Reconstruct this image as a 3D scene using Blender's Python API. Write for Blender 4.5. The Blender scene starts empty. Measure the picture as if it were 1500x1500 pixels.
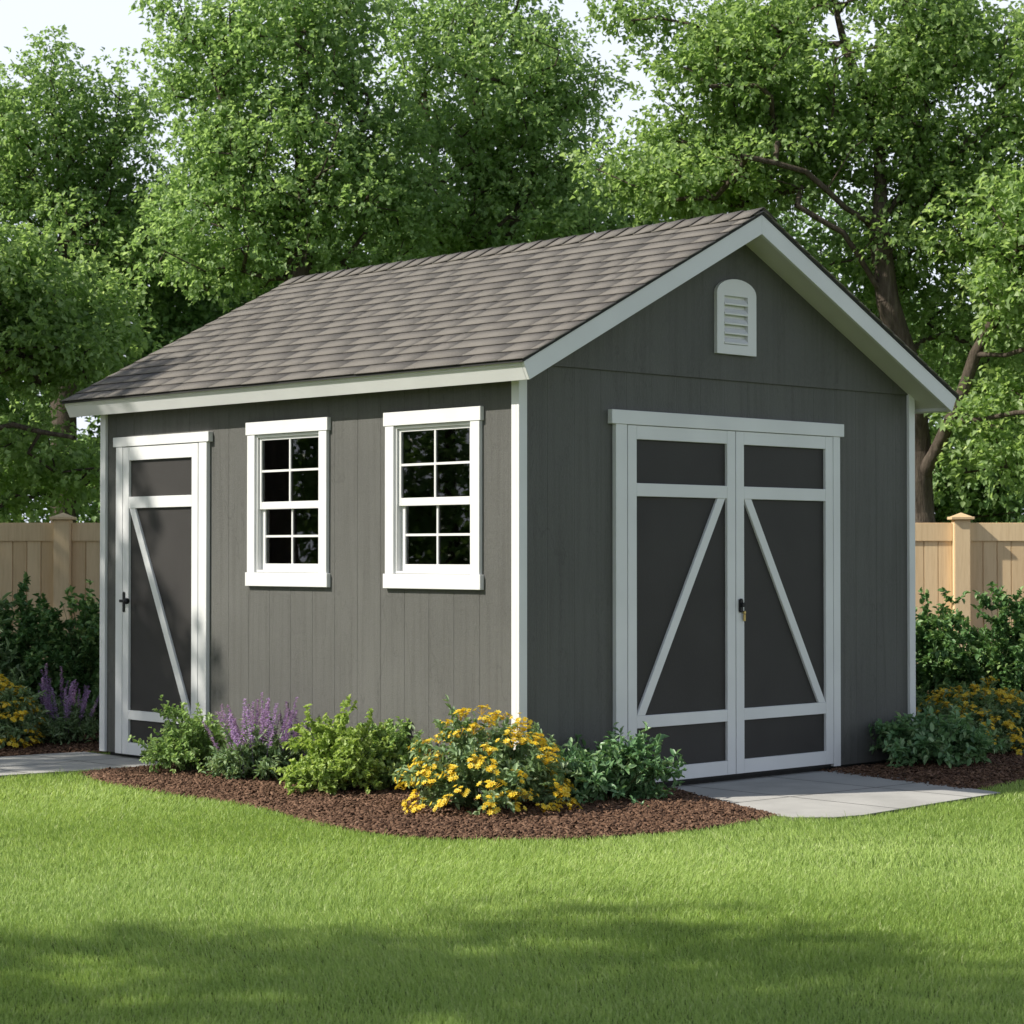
import bpy, bmesh, math, random
import numpy as np
from mathutils import Vector, Matrix

R = math.radians
scene = bpy.context.scene
COL = scene.collection
random.seed(7)
rng = np.random.default_rng(11)

# ------------------------------------------------------------------ camera frame
YAW, PITCH = 0.7609, 0.0194
CAM = np.array([-7.946, -8.291, 1.317])
SY, CY = math.sin(YAW), math.cos(YAW)

def at(r, d, z=0.0):
    """garden frame: r metres to the right, d metres into the garden, z up"""
    return (CAM[0] + d * SY + r * CY, CAM[1] + d * CY - r * SY, z)

def rd(x, y):
    dx, dy = x - CAM[0], y - CAM[1]
    return dx * CY - dy * SY, dx * SY + dy * CY

def sz(px, py, d):
    """right and height in metres of something seen at px, py and standing d metres away"""
    return (px - 750) / 3224.0 * d, 1.317 + (812 - py) / 3224.0 * d

# ------------------------------------------------------------------ object helpers
def link(o, parent=None):
    COL.objects.link(o)
    if parent is not None:
        o.parent = parent
    return o

def tag(o, label=None, cat=None, group=None, kind=None):
    if label: o['label'] = label
    if cat: o['category'] = cat
    if group: o['group'] = group
    if kind: o['kind'] = kind
    return o

def empty(name, loc=(0, 0, 0), parent=None, rz=0.0):
    o = bpy.data.objects.new(name, None)
    o.empty_display_size = 0.2
    o.location = loc
    o.rotation_euler = (0, 0, rz)
    return link(o, parent)

def obj_bm(name, bm, mat, parent=None, loc=(0, 0, 0)):
    me = bpy.data.meshes.new(name)
    bmesh.ops.recalc_face_normals(bm, faces=bm.faces)
    bm.to_mesh(me); bm.free()
    me.materials.append(mat)
    o = bpy.data.objects.new(name, me)
    o.location = loc
    return link(o, parent)

def np_mesh(name, V, F, mat, tint=None, smooth=False):
    """V (n,3), F list of (m,k) index arrays; tint: list of per face arrays"""
    me = bpy.data.meshes.new(name)
    V = np.ascontiguousarray(V, dtype=np.float32)
    F = [f for f in F if len(f)]
    me.vertices.add(len(V)); me.vertices.foreach_set('co', V.ravel())
    tot = sum(f.size for f in F); nf = sum(len(f) for f in F)
    me.loops.add(tot); me.polygons.add(nf)
    vi = np.concatenate([f.ravel() for f in F]).astype(np.int32)
    me.loops.foreach_set('vertex_index', vi)
    cnt = np.concatenate([np.full(len(f), f.shape[1]) for f in F])
    st = np.concatenate([[0], np.cumsum(cnt)[:-1]]).astype(np.int32)
    me.polygons.foreach_set('loop_start', st)
    if tint is not None:
        a = me.attributes.new('tint', 'FLOAT', 'FACE')
        a.data.foreach_set('value', np.concatenate(tint).astype(np.float32))
    me.update(calc_edges=True)
    if smooth:
        me.polygons.foreach_set('use_smooth', np.ones(nf, dtype=bool))
    me.materials.append(mat)
    return me

def np_obj(name, V, F, mat, parent=None, tint=None, loc=(0, 0, 0), smooth=False):
    o = bpy.data.objects.new(name, np_mesh(name, V, F, mat, tint, smooth))
    o.location = loc
    return link(o, parent)

def box(bm, x0, x1, y0, y1, z0, z1, M=None):
    vs = [bm.verts.new((x, y, z)) for x in (x0, x1) for y in (y0, y1) for z in (z0, z1)]
    for f in ((0, 1, 3, 2), (4, 6, 7, 5), (0, 4, 5, 1), (2, 3, 7, 6), (0, 2, 6, 4), (1, 5, 7, 3)):
        bm.faces.new([vs[i] for i in f])
    if M is not None:
        bmesh.ops.transform(bm, matrix=M, verts=vs)
    return vs

def bevel(bm, w=0.003, seg=1):
    bmesh.ops.bevel(bm, geom=[e for e in bm.edges], offset=w, segments=seg, affect='EDGES', clamp_overlap=True)

def prism(bm, pts, axis, a, b):
    """closed outline pts (u,v) extruded along axis ('x': u=y v=z, 'y': u=x v=z, 'z': u=x v=y)"""
    def P(u, v, t):
        return {'x': (t, u, v), 'y': (u, t, v), 'z': (u, v, t)}[axis]
    A = [bm.verts.new(P(u, v, a)) for u, v in pts]
    B = [bm.verts.new(P(u, v, b)) for u, v in pts]
    bm.faces.new(A); bm.faces.new(B[::-1])
    n = len(pts)
    for i in range(n):
        bm.faces.new((A[i], B[i], B[(i + 1) % n], A[(i + 1) % n]))

def cyl(bm, c, r, h, axis='z', seg=20, r2=None):
    M = {'z': Matrix.Identity(4), 'x': Matrix.Rotation(R(90), 4, 'Y'), 'y': Matrix.Rotation(R(90), 4, 'X')}[axis]
    bmesh.ops.create_cone(bm, cap_ends=True, segments=seg, radius1=r, radius2=r if r2 is None else r2, depth=h,
                          matrix=Matrix.Translation(c) @ M)

# ------------------------------------------------------------------ materials
class NT:
    def __init__(s, name):
        s.m = bpy.data.materials.new(name); s.m.use_nodes = True
        s.t = s.m.node_tree; s.t.nodes.clear()
        s.out = s.n('ShaderNodeOutputMaterial')
    def n(s, typ, ins=None, **kw):
        o = s.t.nodes.new(typ)
        for k, v in kw.items(): setattr(o, k, v)
        for k, v in (ins or {}).items():
            if hasattr(v, 'outputs'): s.t.links.new(v.outputs[0], o.inputs[k])
            elif isinstance(v, bpy.types.NodeSocket): s.t.links.new(v, o.inputs[k])
            else: o.inputs[k].default_value = v
        return o
    def ramp(s, fac, stops, interp='LINEAR'):
        r = s.n('ShaderNodeValToRGB', {'Fac': fac}); cr = r.color_ramp; cr.interpolation = interp
        while len(cr.elements) < len(stops): cr.elements.new(0.5)
        for e, (p, c) in zip(cr.elements, stops):
            e.position = p; e.color = (*c, 1) if len(c) == 3 else c
        return r
    def coord(s, scale=(1, 1, 1)):
        tc = s.n('ShaderNodeTexCoord')
        return s.n('ShaderNodeMapping', {'Vector': tc.outputs['Object'], 'Scale': scale})
    def noise(s, vec, scale, detail=4, rough=0.5):
        return s.n('ShaderNodeTexNoise', {'Vector': vec, 'Scale': scale, 'Detail': detail, 'Roughness': rough})
    def mix(s, a, b, f):
        o = s.n('ShaderNodeMix', data_type='RGBA')
        for k, v in ((0, f), (6, a), (7, b)):
            if hasattr(v, 'outputs'): s.t.links.new(v.outputs[0], o.inputs[k])
            elif isinstance(v, bpy.types.NodeSocket): s.t.links.new(v, o.inputs[k])
            else: o.inputs[k].default_value = (*v, 1) if isinstance(v, tuple) else v
        return o.outputs[2]
    def math(s, op, a, b=0.0):
        return s.n('ShaderNodeMath', {0: a, 1: b}, operation=op)
    def bump(s, h, strength, dist, normal=None):
        d = {'Height': h, 'Strength': strength, 'Distance': dist}
        if normal is not None: d['Normal'] = normal
        return s.n('ShaderNodeBump', d)
    def bsdf(s, color, rough=0.6, spec=0.5, normal=None, metal=0.0):
        d = {'Base Color': color if not isinstance(color, tuple) else (*color, 1), 'Roughness': rough,
             'Specular IOR Level': spec, 'Metallic': metal}
        if normal is not None: d['Normal'] = normal
        b = s.n('ShaderNodeBsdfPrincipled', d)
        s.t.links.new(b.outputs[0], s.out.inputs[0])
        return b

def mat_paint(name, c, rough=0.5, var=0.05, bump=0.25):
    k = NT(name); v = k.coord()
    n1 = k.noise(v, 3.0, 5)
    n2 = k.noise(k.coord((60, 60, 6)), 3.0, 4)
    c2 = tuple(x * (1 - var) for x in c); c3 = tuple(min(1, x * (1 + var * .4)) for x in c)
    col = k.ramp(n1, [(0.35, c2), (0.65, c3)])
    b = k.bump(n2, bump, 0.002)
    k.bsdf(col, rough, 0.4, b)
    return k.m

def mat_siding():
    k = NT('grey_siding_paint')
    v = k.coord()
    big = k.noise(v, 1.3, 5)
    streak = k.noise(k.coord((28, 28, 1.2)), 1.0, 4)
    fib = k.noise(k.coord((46, 46, 16)), 2.2, 6, 0.75)
    weave = k.noise(v, 260, 2)
    base = k.ramp(big, [(0.3, (0.094, 0.094, 0.087)), (0.7, (0.120, 0.120, 0.111))])
    c1 = k.mix(base, (0.060, 0.058, 0.052), k.math('MULTIPLY', k.ramp(streak, [(0.45, (0, 0, 0)), (0.75, (1, 1, 1))]), 0.42))
    c2 = k.mix(c1, (0.155, 0.150, 0.135), k.math('MULTIPLY', k.ramp(fib, [(0.5, (0, 0, 0)), (0.7, (1, 1, 1))]), 0.35))
    # a few long vertical checks in the paint
    crk = k.n('ShaderNodeTexVoronoi', {'Vector': k.n('ShaderNodeVectorMath', {0: k.coord((2.6, 2.6, 0.35)), 1: k.noise(k.coord((5, 5, 2.2)), 1.6, 4)}, operation='ADD'), 'Scale': 1.5}, feature='DISTANCE_TO_EDGE')
    cm = k.ramp(crk.outputs['Distance'], [(0.0, (1, 1, 1)), (0.012, (0, 0, 0))])
    c3 = k.mix(c2, (0.05, 0.05, 0.045), k.math('MULTIPLY', cm, 0.35))
    h = k.math('ADD', k.math('MULTIPLY', fib, 1.0), k.math('MULTIPLY', weave, 0.5))
    b = k.bump(h, 0.9, 0.004)
    k.bsdf(c3, 0.62, 0.35, b)
    return k.m

def mat_panel():
    k = NT('door_panel_paint'); v = k.coord()
    big = k.noise(v, 2.0, 4); fib = k.noise(k.coord((60, 60, 25)), 2.2, 5, 0.7)
    base = k.ramp(big, [(0.3, (0.034, 0.0315, 0.030)), (0.7, (0.045, 0.042, 0.040))])
    k.bsdf(base, 0.6, 0.3, k.bump(fib, 0.4, 0.002))
    return k.m

def mat_shingle():
    k = NT('asphalt_shingles'); v = k.coord()
    at_ = k.n('ShaderNodeAttribute', attribute_name='tint')
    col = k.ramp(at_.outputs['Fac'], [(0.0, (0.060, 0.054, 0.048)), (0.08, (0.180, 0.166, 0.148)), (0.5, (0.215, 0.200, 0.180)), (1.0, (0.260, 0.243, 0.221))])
    gr = k.noise(v, 420, 2); blot = k.noise(v, 2.2, 6, 0.6); mid = k.noise(v, 28, 4, .6)
    c = k.mix(col, (0.07, 0.058, 0.05), k.math('MULTIPLY', k.ramp(gr, [(0.45, (0, 0, 0)), (0.7, (1, 1, 1))]), 0.45))
    c = k.mix(c, (0.24, 0.23, 0.215), k.math('MULTIPLY', k.ramp(mid, [(0.5, (0, 0, 0)), (0.75, (1, 1, 1))]), 0.22))
    c = k.mix(c, (0.125, 0.115, 0.105), k.math('MULTIPLY', k.ramp(blot, [(0.45, (0, 0, 0)), (0.75, (1, 1, 1))]), 0.25))
    k.bsdf(c, 0.95, 0.15, k.bump(gr, 0.8, 0.004))
    return k.m

def mat_wood(name='cedar_fence_wood'):
    k = NT(name)
    at_ = k.n('ShaderNodeAttribute', attribute_name='tint')
    g = k.noise(k.coord((30, 30, 1.8)), 1.6, 6, 0.65)
    fine = k.noise(k.coord((160, 160, 8)), 1.5, 3)
    base = k.ramp(at_.outputs['Fac'], [(0, (0.68, 0.49, 0.28)), (1, (0.80, 0.61, 0.37))])
    c = k.mix(base, (0.52, 0.35, 0.18), k.math('MULTIPLY', k.ramp(g, [(0.45, (0, 0, 0)), (0.8, (1, 1, 1))]), 0.55))
    c = k.mix(c, (0.84, 0.66, 0.42), k.math('MULTIPLY', k.ramp(fine, [(0.5, (0, 0, 0)), (0.8, (1, 1, 1))]), 0.3))
    k.bsdf(c, 0.7, 0.3, k.bump(g, 0.3, 0.004))
    return k.m

def mat_bark():
    k = NT('bark')
    g = k.noise(k.coord((9, 9, 1.6)), 2.5, 8, 0.7); f = k.noise(k.coord((40, 40, 10)), 2, 4)
    c = k.ramp(g, [(0.3, (0.045, 0.034, 0.026)), (0.55, (0.11, 0.088, 0.068)), (0.75, (0.19, 0.16, 0.13))])
    k.bsdf(c, 0.9, 0.2, k.bump(k.math('ADD', g, k.math('MULTIPLY', f, .4)), 0.9, 0.03))
    return k.m

def mat_leaf(name, stops, trans=0.5, tcol=1.3, rough=0.45, spec=0.35):
    k = NT(name)
    at_ = k.n('ShaderNodeAttribute', attribute_name='tint')
    col = k.ramp(at_.outputs['Fac'], stops)
    vein = k.noise(k.coord(), 60, 2)
    col = k.mix(col.outputs[0], tuple(x * .6 for x in stops[0][1]), k.math('MULTIPLY', vein, 0.25))
    b = k.n('ShaderNodeBsdfPrincipled', {'Base Color': col, 'Roughness': rough, 'Specular IOR Level': spec})
    tc = k.n('ShaderNodeMix', {6: col, 7: (tcol, tcol * 1.0, tcol * .65, 1), 0: 1.0}, data_type='RGBA', blend_type='MULTIPLY')
    t = k.n('ShaderNodeBsdfTranslucent', {'Color': tc.outputs[2]})
    mx = k.n('ShaderNodeMixShader', {0: trans, 1: b, 2: t})
    k.t.links.new(mx.outputs[0], k.out.inputs[0])
    return k.m

def mat_concrete(name, c):
    k = NT(name); v = k.coord()
    a = k.noise(v, 3, 6, .6); g = k.noise(v, 180, 3)
    col = k.ramp(a, [(0.3, tuple(x * .82 for x in c)), (0.7, c)])
    st = k.noise(v, 1.7, 7, .7)
    col = k.mix(col.outputs[0], tuple(x * .62 for x in c), k.math('MULTIPLY', k.ramp(st, [(0.5, (0, 0, 0)), (0.68, (1, 1, 1))]), 0.45))
    c2 = k.mix(col, tuple(x * .6 for x in c), k.math('MULTIPLY', k.ramp(g, [(0.5, (0, 0, 0)), (0.75, (1, 1, 1))]), 0.35))
    k.bsdf(c2, 0.8, 0.3, k.bump(g, 0.3, 0.002))
    return k.m

def mat_tint(name, stops, rough=0.9, spec=0.2, noise=30):
    k = NT(name)
    at_ = k.n('ShaderNodeAttribute', attribute_name='tint')
    col = k.ramp(at_.outputs['Fac'], stops)
    n = k.noise(k.coord(), noise, 3)
    c = k.mix(col.outputs[0], tuple(x * .55 for x in stops[0][1]), k.math('MULTIPLY', n, 0.4))
    k.bsdf(c, rough, spec, k.bump(n, 0.4, 0.004))
    return k.m

def mat_plain(name, c, rough, metal=0.0, spec=0.5):
    k = NT(name); n = k.noise(k.coord(), 40, 3)
    col = k.ramp(n, [(0.3, tuple(x * .85 for x in c)), (0.7, c)])
    k.bsdf(col, rough, spec, None, metal)
    return k.m

def mat_glass():
    k = NT('window_glass')
    n = k.noise(k.coord(), 2.2, 2)
    b = k.bump(n, 0.02, 0.004)
    tr = k.n('ShaderNodeBsdfTransparent', {'Color': (0.80, 0.82, 0.80, 1)})
    gl = k.n('ShaderNodeBsdfGlossy', {'Color': (1, 1, 1, 1), 'Roughness': 0.015, 'Normal': b})
    fr = k.n('ShaderNodeFresnel', {'IOR': 1.6})
    f = k.math('MULTIPLY', fr, 1.2)
    mx = k.n('ShaderNodeMixShader', {0: f, 1: tr, 2: gl})
    k.t.links.new(mx.outputs[0], k.out.inputs[0])
    return k.m

def mat_soil_ground():
    k = NT('ground_grass'); v = k.coord()
    a = k.noise(v, 1.1, 5); g = k.noise(v, 90, 4)
    c = k.ramp(a, [(0.3, (0.10, 0.15, 0.028)), (0.7, (0.13, 0.18, 0.035))])
    c2 = k.mix(c, (0.035, 0.055, 0.012), k.math('MULTIPLY', g, 0.5))
    k.bsdf(c2, 1.0, 0.1, k.bump(g, 0.6, 0.01))
    return k.m

M = dict(
    white=mat_paint('white_trim_paint', (0.75, 0.755, 0.755), 0.42, 0.05, 0.12),
    vinyl=mat_paint('white_window_vinyl', (0.73, 0.73, 0.725), 0.35, 0.02, 0.03),
    soffit=mat_paint('soffit_paint', (0.66, 0.65, 0.60), 0.6, 0.06, 0.15),
    siding=mat_siding(), panel=mat_panel(), shingle=mat_shingle(), wood=mat_wood(), bark=mat_bark(),
    dark=mat_plain('black_metal', (0.02, 0.02, 0.022), 0.35, 0.6),
    brass=mat_plain('brass', (0.55, 0.40, 0.16), 0.35, 1.0),
    inside=mat_plain('interior_boards', (0.24, 0.20, 0.16), 0.9),
    skid=mat_plain('dark_skid_timber', (0.03, 0.03, 0.03), 0.9),
    glass=mat_glass(), ground=mat_soil_ground(),
    concrete=mat_concrete('concrete_pavers', (0.50, 0.49, 0.46)),
    joint=mat_plain('joint_sand', (0.11, 0.105, 0.095), 0.95),
    mulch=mat_tint('bark_mulch', [(0, (0.050, 0.027, 0.017)), (0.5, (0.160, 0.090, 0.056)), (1, (0.31, 0.190, 0.125))]),
    grass=mat_leaf('grass_blades', [(0, (0.234, 0.351, 0.095)), (0.5, (0.405, 0.554, 0.150)), (0.85, (0.540, 0.673, 0.225)), (1, (0.666, 0.733, 0.380))], 0.35, 1.35, 0.5, 0.3),
    leaf_a=mat_leaf('maple_leaves', [(0, (0.138, 0.225, 0.076)), (0.5, (0.308, 0.450, 0.173)), (0.85, (0.478, 0.630, 0.302)), (1, (0.644, 0.760, 0.464))], 0.58, 1.35),
    leaf_b=mat_leaf('poplar_leaves', [(0, (0.149, 0.245, 0.088)), (0.5, (0.329, 0.480, 0.204)), (0.85, (0.486, 0.640, 0.330)), (1, (0.630, 0.760, 0.484))], 0.58, 1.35),
    leaf_d=mat_leaf('dark_tree_leaves', [(0, (0.106, 0.195, 0.065)), (0.6, (0.255, 0.410, 0.151)), (1, (0.458, 0.620, 0.302))], 0.3),
    hedge=mat_leaf('hedge_leaves', [(0, (0.057, 0.138, 0.045)), (0.6, (0.144, 0.281, 0.095)), (1, (0.380, 0.517, 0.200))], 0.25),
    shrub_g=mat_leaf('green_shrub_leaves', [(0, (0.165, 0.281, 0.084)), (0.6, (0.363, 0.529, 0.189)), (1, (0.594, 0.713, 0.336))], 0.35),
    shrub_l=mat_leaf('lime_shrub_leaves', [(0, (0.210, 0.310, 0.070)), (0.6, (0.430, 0.570, 0.160)), (1, (0.64, 0.74, 0.30))], 0.4),
    shrub_d=mat_leaf('glossy_shrub_leaves', [(0, (0.085, 0.190, 0.085)), (0.6, (0.200, 0.360, 0.160)), (1, (0.46, 0.60, 0.34))], 0.25, 1.4, 0.35, 0.5),
    sage=mat_leaf('sage_leaves', [(0, (0.130, 0.225, 0.100)), (0.6, (0.280, 0.410, 0.200)), (1, (0.47, 0.56, 0.36))], 0.3),
    yellow=mat_leaf('yellow_petals', [(0, (0.80, 0.52, 0.02)), (0.5, (0.92, 0.72, 0.06)), (1, (0.95, 0.84, 0.20))], 0.3, 1.1),
    purple=mat_leaf('purple_petals', [(0, (0.34, 0.20, 0.46)), (0.5, (0.56, 0.38, 0.70)), (1, (0.76, 0.62, 0.84))], 0.3, 1.1),
    stem=mat_plain('green_stems', (0.07, 0.10, 0.03), 0.8),
)

# ------------------------------------------------------------------ garden shed
W, L = 3.405, 3.893
FO, SO, BO = .222, .191, .203
ZE, ZR = 2.317, 3.274
SL = math.atan2(ZR - ZE, W / 2 + SO)
TS, CS, SN = math.tan(SL), math.cos(SL), math.sin(SL)
ZB = 0.045
def roof_z(x): return ZR - abs(x - W / 2) * TS

shed = empty('garden_shed')
tag(shed, 'dark grey garden shed with white trim, brown shingle roof and double barn doors', 'shed')

def grooved_wall(length, ztop, grooves, openings, side, z0=ZB, off=0.0, gd=.0019):
    """outer skin of a wall at depth 0 with real V grooves, as quads between break points"""
    bm = bmesh.new()
    br = {0.0, length}
    for g in grooves:
        for d in (-.004, -.0012, .0012, .004):
            if 0 < g + d < length: br.add(round(g + d, 4))
    for o in openings: br.update(o[:2])
    if side == 'gable': br.add(length / 2)
    br = sorted(br)
    def dep(u):
        for g in grooves:
            if abs(u - g) <= .0013: return gd
        return 0.0
    def P(u, z):
        d = dep(u) - off
        return (u, d, z) if side == 'gable' else (d, u, z)
    for a, b in zip(br, br[1:]):
        mid = (a + b) / 2
        spans = [(z0, None)]
        for (u0, u1, za, zb) in openings:
            if u0 < mid < u1: spans = [(z0, za), (zb, None)]
        for s0, s1 in spans:
            t0 = ztop(a) if s1 is None else s1; t1 = ztop(b) if s1 is None else s1
            n = 1
            vs = [bm.verts.new(P(a, s0)), bm.verts.new(P(b, s0)), bm.verts.new(P(b, t1)), bm.verts.new(P(a, t0))]
            bm.faces.new(vs)
    bmesh.ops.remove_doubles(bm, verts=bm.verts, dist=1e-5)
    return bm

W1 = (1.561, 2.339); W2 = (.270, 1.067)
WZ0, WZ1 = 1.13, 2.106
def win_open(w): return (w[0] + .08, w[1] - .08, WZ0 + .085, WZ1 - .075)
side_open = [win_open(W2), win_open(W1)]
wall_top = roof_z(0) - .03
gsp = [0.10 + i * 0.2033 for i in range(1, 19)]
w = obj_bm('wall', grooved_wall(L, lambda u: wall_top, gsp, side_open, 'side'), M['siding'], shed)
w['label'] = 'sunlit long wall of vertical grooved siding'
SEAM = 2.33
gg = [i * 0.2033 for i in range(1, 17)]
obj_bm('wall', grooved_wall(W, lambda u: min(SEAM, roof_z(u) - .03), gg, [], 'gable', gd=.0012), M['siding'], shed)
# gable panel above the seam, lapping 9 mm proud
def gable_panel(y0, y1):
    bm = bmesh.new()
    xa = W / 2 - (ZR - .03 - (SEAM - .012)) / TS
    prism(bm, [(max(xa, 0.0), SEAM - .012), (min(W - xa, W), SEAM - .012), (W / 2, ZR - .03)], 'y', y0, y1)
    return bm
o = obj_bm('gable_panel', gable_panel(-.012, -.001), M['siding'], shed)
# back and far walls
bm = bmesh.new(); box(bm, W - .012, W, .0, L, ZB, roof_z(W) - .03); obj_bm('wall', bm, M['siding'], shed)
bm = bmesh.new(); prism(bm, [(0.003, ZB), (W - .003, ZB), (W - .003, roof_z(W) - .03), (W / 2, ZR - .03), (0.003, wall_top)], 'y', L - .012, L); obj_bm('wall', bm, M['siding'], shed)
# interior lining so that the windows look into a dark room
bm = grooved_wall(L - .2, lambda u: wall_top - .01, [], [(a - .1, b - .1, c, d) for a, b, c, d in side_open], 'side')
bmesh.ops.translate(bm, verts=bm.verts, vec=(.10, .1, 0))
box(bm, .1, W - .03, .05, .06, ZB, wall_top); box(bm, .1, W - .03, L - .07, L - .06, ZB, wall_top)
box(bm, W - .05, W - .04, .07, L - .08, ZB, wall_top); box(bm, .02, W - .02, .02, L - .02, .08, .1)
box(bm, .11, W - .06, .07, L - .08, wall_top - .02, wall_top - .012)
obj_bm('interior', bm, M['inside'], shed)
# skid
bm = bmesh.new(); box(bm, .03, W - .03, .03, L - .03, -.02, .08); obj_bm('floor_frame', bm, M['skid'], shed)

# corner boards: each corner is an L of two boards
def corner(x, y, sx, sy):
    bm = bmesh.new(); wd, t = .060, .022
    zt = roof_z(0) - .035
    # board on the gable face (normal -y / +y) and on the side face
    xo = x + (-t if sx < 0 else t); yo = y + (-t if sy < 0 else t)
    xi = x + (wd - t if sx < 0 else -(wd - t)); yi = y + (wd - t if sy < 0 else -(wd - t))
    box(bm, min(xo, xi), max(xo, xi), min(y, yo), max(y, yo), ZB, zt)
    box(bm, min(x, xo), max(x, xo), min(yi, y), max(yi, y), ZB, zt)
    bevel(bm, .002)
    obj_bm('corner_trim', bm, M['white'], shed)
corner(0, 0, -1, -1); corner(W, 0, 1, -1); corner(0, L, -1, 1); corner(W, L, 1, 1)

# ---- roof
Y0, Y1 = -FO, L + BO
roof = empty('roof', parent=shed)
# deck (one sloping slab per side, mitred at the ridge)
bm = bmesh.new()
for s in (-1, 1):
    xe = W / 2 + s * (W / 2 + SO - .012)
    q = [(W / 2, ZR - .022), (xe, ZR - .022 - (W / 2 + SO - .012) * TS), (xe, ZR - .040 - (W / 2 + SO - .012) * TS), (W / 2, ZR - .040)]
    prism(bm, q, 'y', Y0 + .02, Y1 - .02)
obj_bm('deck', bm, M['soffit'], roof)
# shingles
V = []; F = []; T = []
def slab(P4, th, tint):
    """P4: 4 corners (top face, wound), th thickness down"""
    b = len(V); P = np.array(P4, float)
    n = np.cross(P[1] - P[0], P[3] - P[0]); n /= np.linalg.norm(n)
    if n[2] < 0: n = -n
    for p in P: V.append(p)
    for p in P: V.append(p - n * th)
    for f in ((0, 1, 2, 3), (7, 6, 5, 4), (0, 4, 5, 1), (1, 5, 6, 2), (2, 6, 7, 3), (3, 7, 4, 0)):
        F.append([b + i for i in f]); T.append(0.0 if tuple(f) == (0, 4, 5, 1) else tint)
slope_len = (W / 2 + SO) / CS
EXPO = slope_len / 16.6
rs = random.Random(3)
for s in (-1, 1):
    def RP(y, u, h):  # u metres up the slope from the eave, h above roof plane
        xe = W / 2 + s * (W / 2 + SO); 
        x = xe - s * u * CS; z = ZE + u * SN
        return (x + s * SN * h, y, z + CS * h)
    c = 0; u = -.012
    while u < slope_len:
        ut = min(u + EXPO * 1.02, slope_len)
        y = Y0 - .014; bt = rs.uniform(-.10, .10)
        y += 0
        first = rs.uniform(.05, .3)
        while y < Y1 + .012:
            wd = first if first else rs.choice((.14, .19, .24, .31, .42)) * rs.uniform(.9, 1.1); first = None
            ye = min(y + wd, Y1 + .012)
            t = min(1, max(.1, .5 + bt * .4 + rs.choice((0, 0, -.09, .08)) + rs.gauss(0, .03)))
            hh = .0035 + rs.uniform(0, .0003)
            du = rs.uniform(-.002, .002)
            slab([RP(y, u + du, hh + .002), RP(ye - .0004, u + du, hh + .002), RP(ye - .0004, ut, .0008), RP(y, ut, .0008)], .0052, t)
            y = ye
        u += EXPO; c += 1
# ridge caps
y = Y0 - .014
while y < Y1:
    ye = min(y + .15, Y1 + .01); t = min(1, max(.1, rs.gauss(.5, .15)))
    for s in (-1, 1):
        def RC(yy, a, h):
            return (W / 2 + s * a * CS + s * SN * h * .3, yy, ZR - a * SN + h)
        slab([RC(y - .0, 0, .020), RC(y, .135, .017), RC(ye + .01, .135, .009), RC(ye + .01, 0, .012)], .006, t)
    y += .15
V = np.array(V); 
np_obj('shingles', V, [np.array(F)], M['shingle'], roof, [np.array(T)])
# dark drip edge
bm = bmesh.new()
for s in (-1, 1):
    for (ya, yb) in ((Y0 - .006, Y0 + .02), (Y1 - .02, Y1 + .006)):
        xe = W / 2 + s * (W / 2 + SO + .004)
        prism(bm, [(W / 2, ZR - .0065), (xe, ZE - .0065), (xe, ZE - .020), (W / 2, ZR - .020)], 'y', ya, yb)
    xe0, xe1 = W / 2 + s * (W / 2 + SO - .02), W / 2 + s * (W / 2 + SO + .004)
    prism(bm, [(xe0, ZE - .0075 + .02 * TS), (xe1, ZE - .0075), (xe1, ZE - .019), (xe0, ZE - .019 + .02 * TS)], 'y', Y0 + .0203, Y1 - .0203)
obj_bm('drip_edge', bm, M['skid'], roof)
# fascia and rake boards, square to the slope
FW = .118
for s in (-1, 1):
    xe = W / 2 + s * (W / 2 + SO)
    def Q(u, h):   # u inward along slope from the eave edge, h below roof plane (perpendicular)
        return (xe - s * u * CS - s * SN * h, ZE + u * SN - CS * h)
    bm = bmesh.new()
    prism(bm, [Q(.0, .018), Q(.022, .018), Q(.022, FW), Q(.0, FW)], 'y', Y0 + .023, Y1 - .023); bevel(bm, .0015)
    obj_bm('fascia', bm, M['white'], roof)
    for ya, yb in ((Y0, Y0 + .022), (Y1 - .022, Y1)):
        bm = bmesh.new()
        # rake board, mitred at the apex
        lo = W / 2 + 0
        ztop = ZR - .018 / CS; zbot = ZR - FW / CS
        prism(bm, [Q(0, .018), (lo, ztop), (lo, zbot), Q(0, FW)], 'y', ya, yb); bevel(bm, .0015)
        obj_bm('rake_board', bm, M['white'], roof)
    # soffits: overhang at the gables and along the eave
    bm = bmesh.new()
    zt = FW - .02
    for ya, yb in ((Y0 + .0225, -.0125), (L + .001, Y1 - .0225)):
        prism(bm, [Q(.0225, zt - .012), (W / 2, ZR - (zt - .012) / CS), (W / 2, ZR - zt / CS), Q(.0225, zt)], 'y', ya, yb)
    prism(bm, [Q(.0225, zt - .012), Q(.0225 + .19, zt - .012), Q(.0225 + .19 - .012 * 0, zt), Q(.0225, zt)], 'y', .0 - .0122, L + .0008)
    obj_bm('soffit', bm, M['soffit'], roof)

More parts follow.
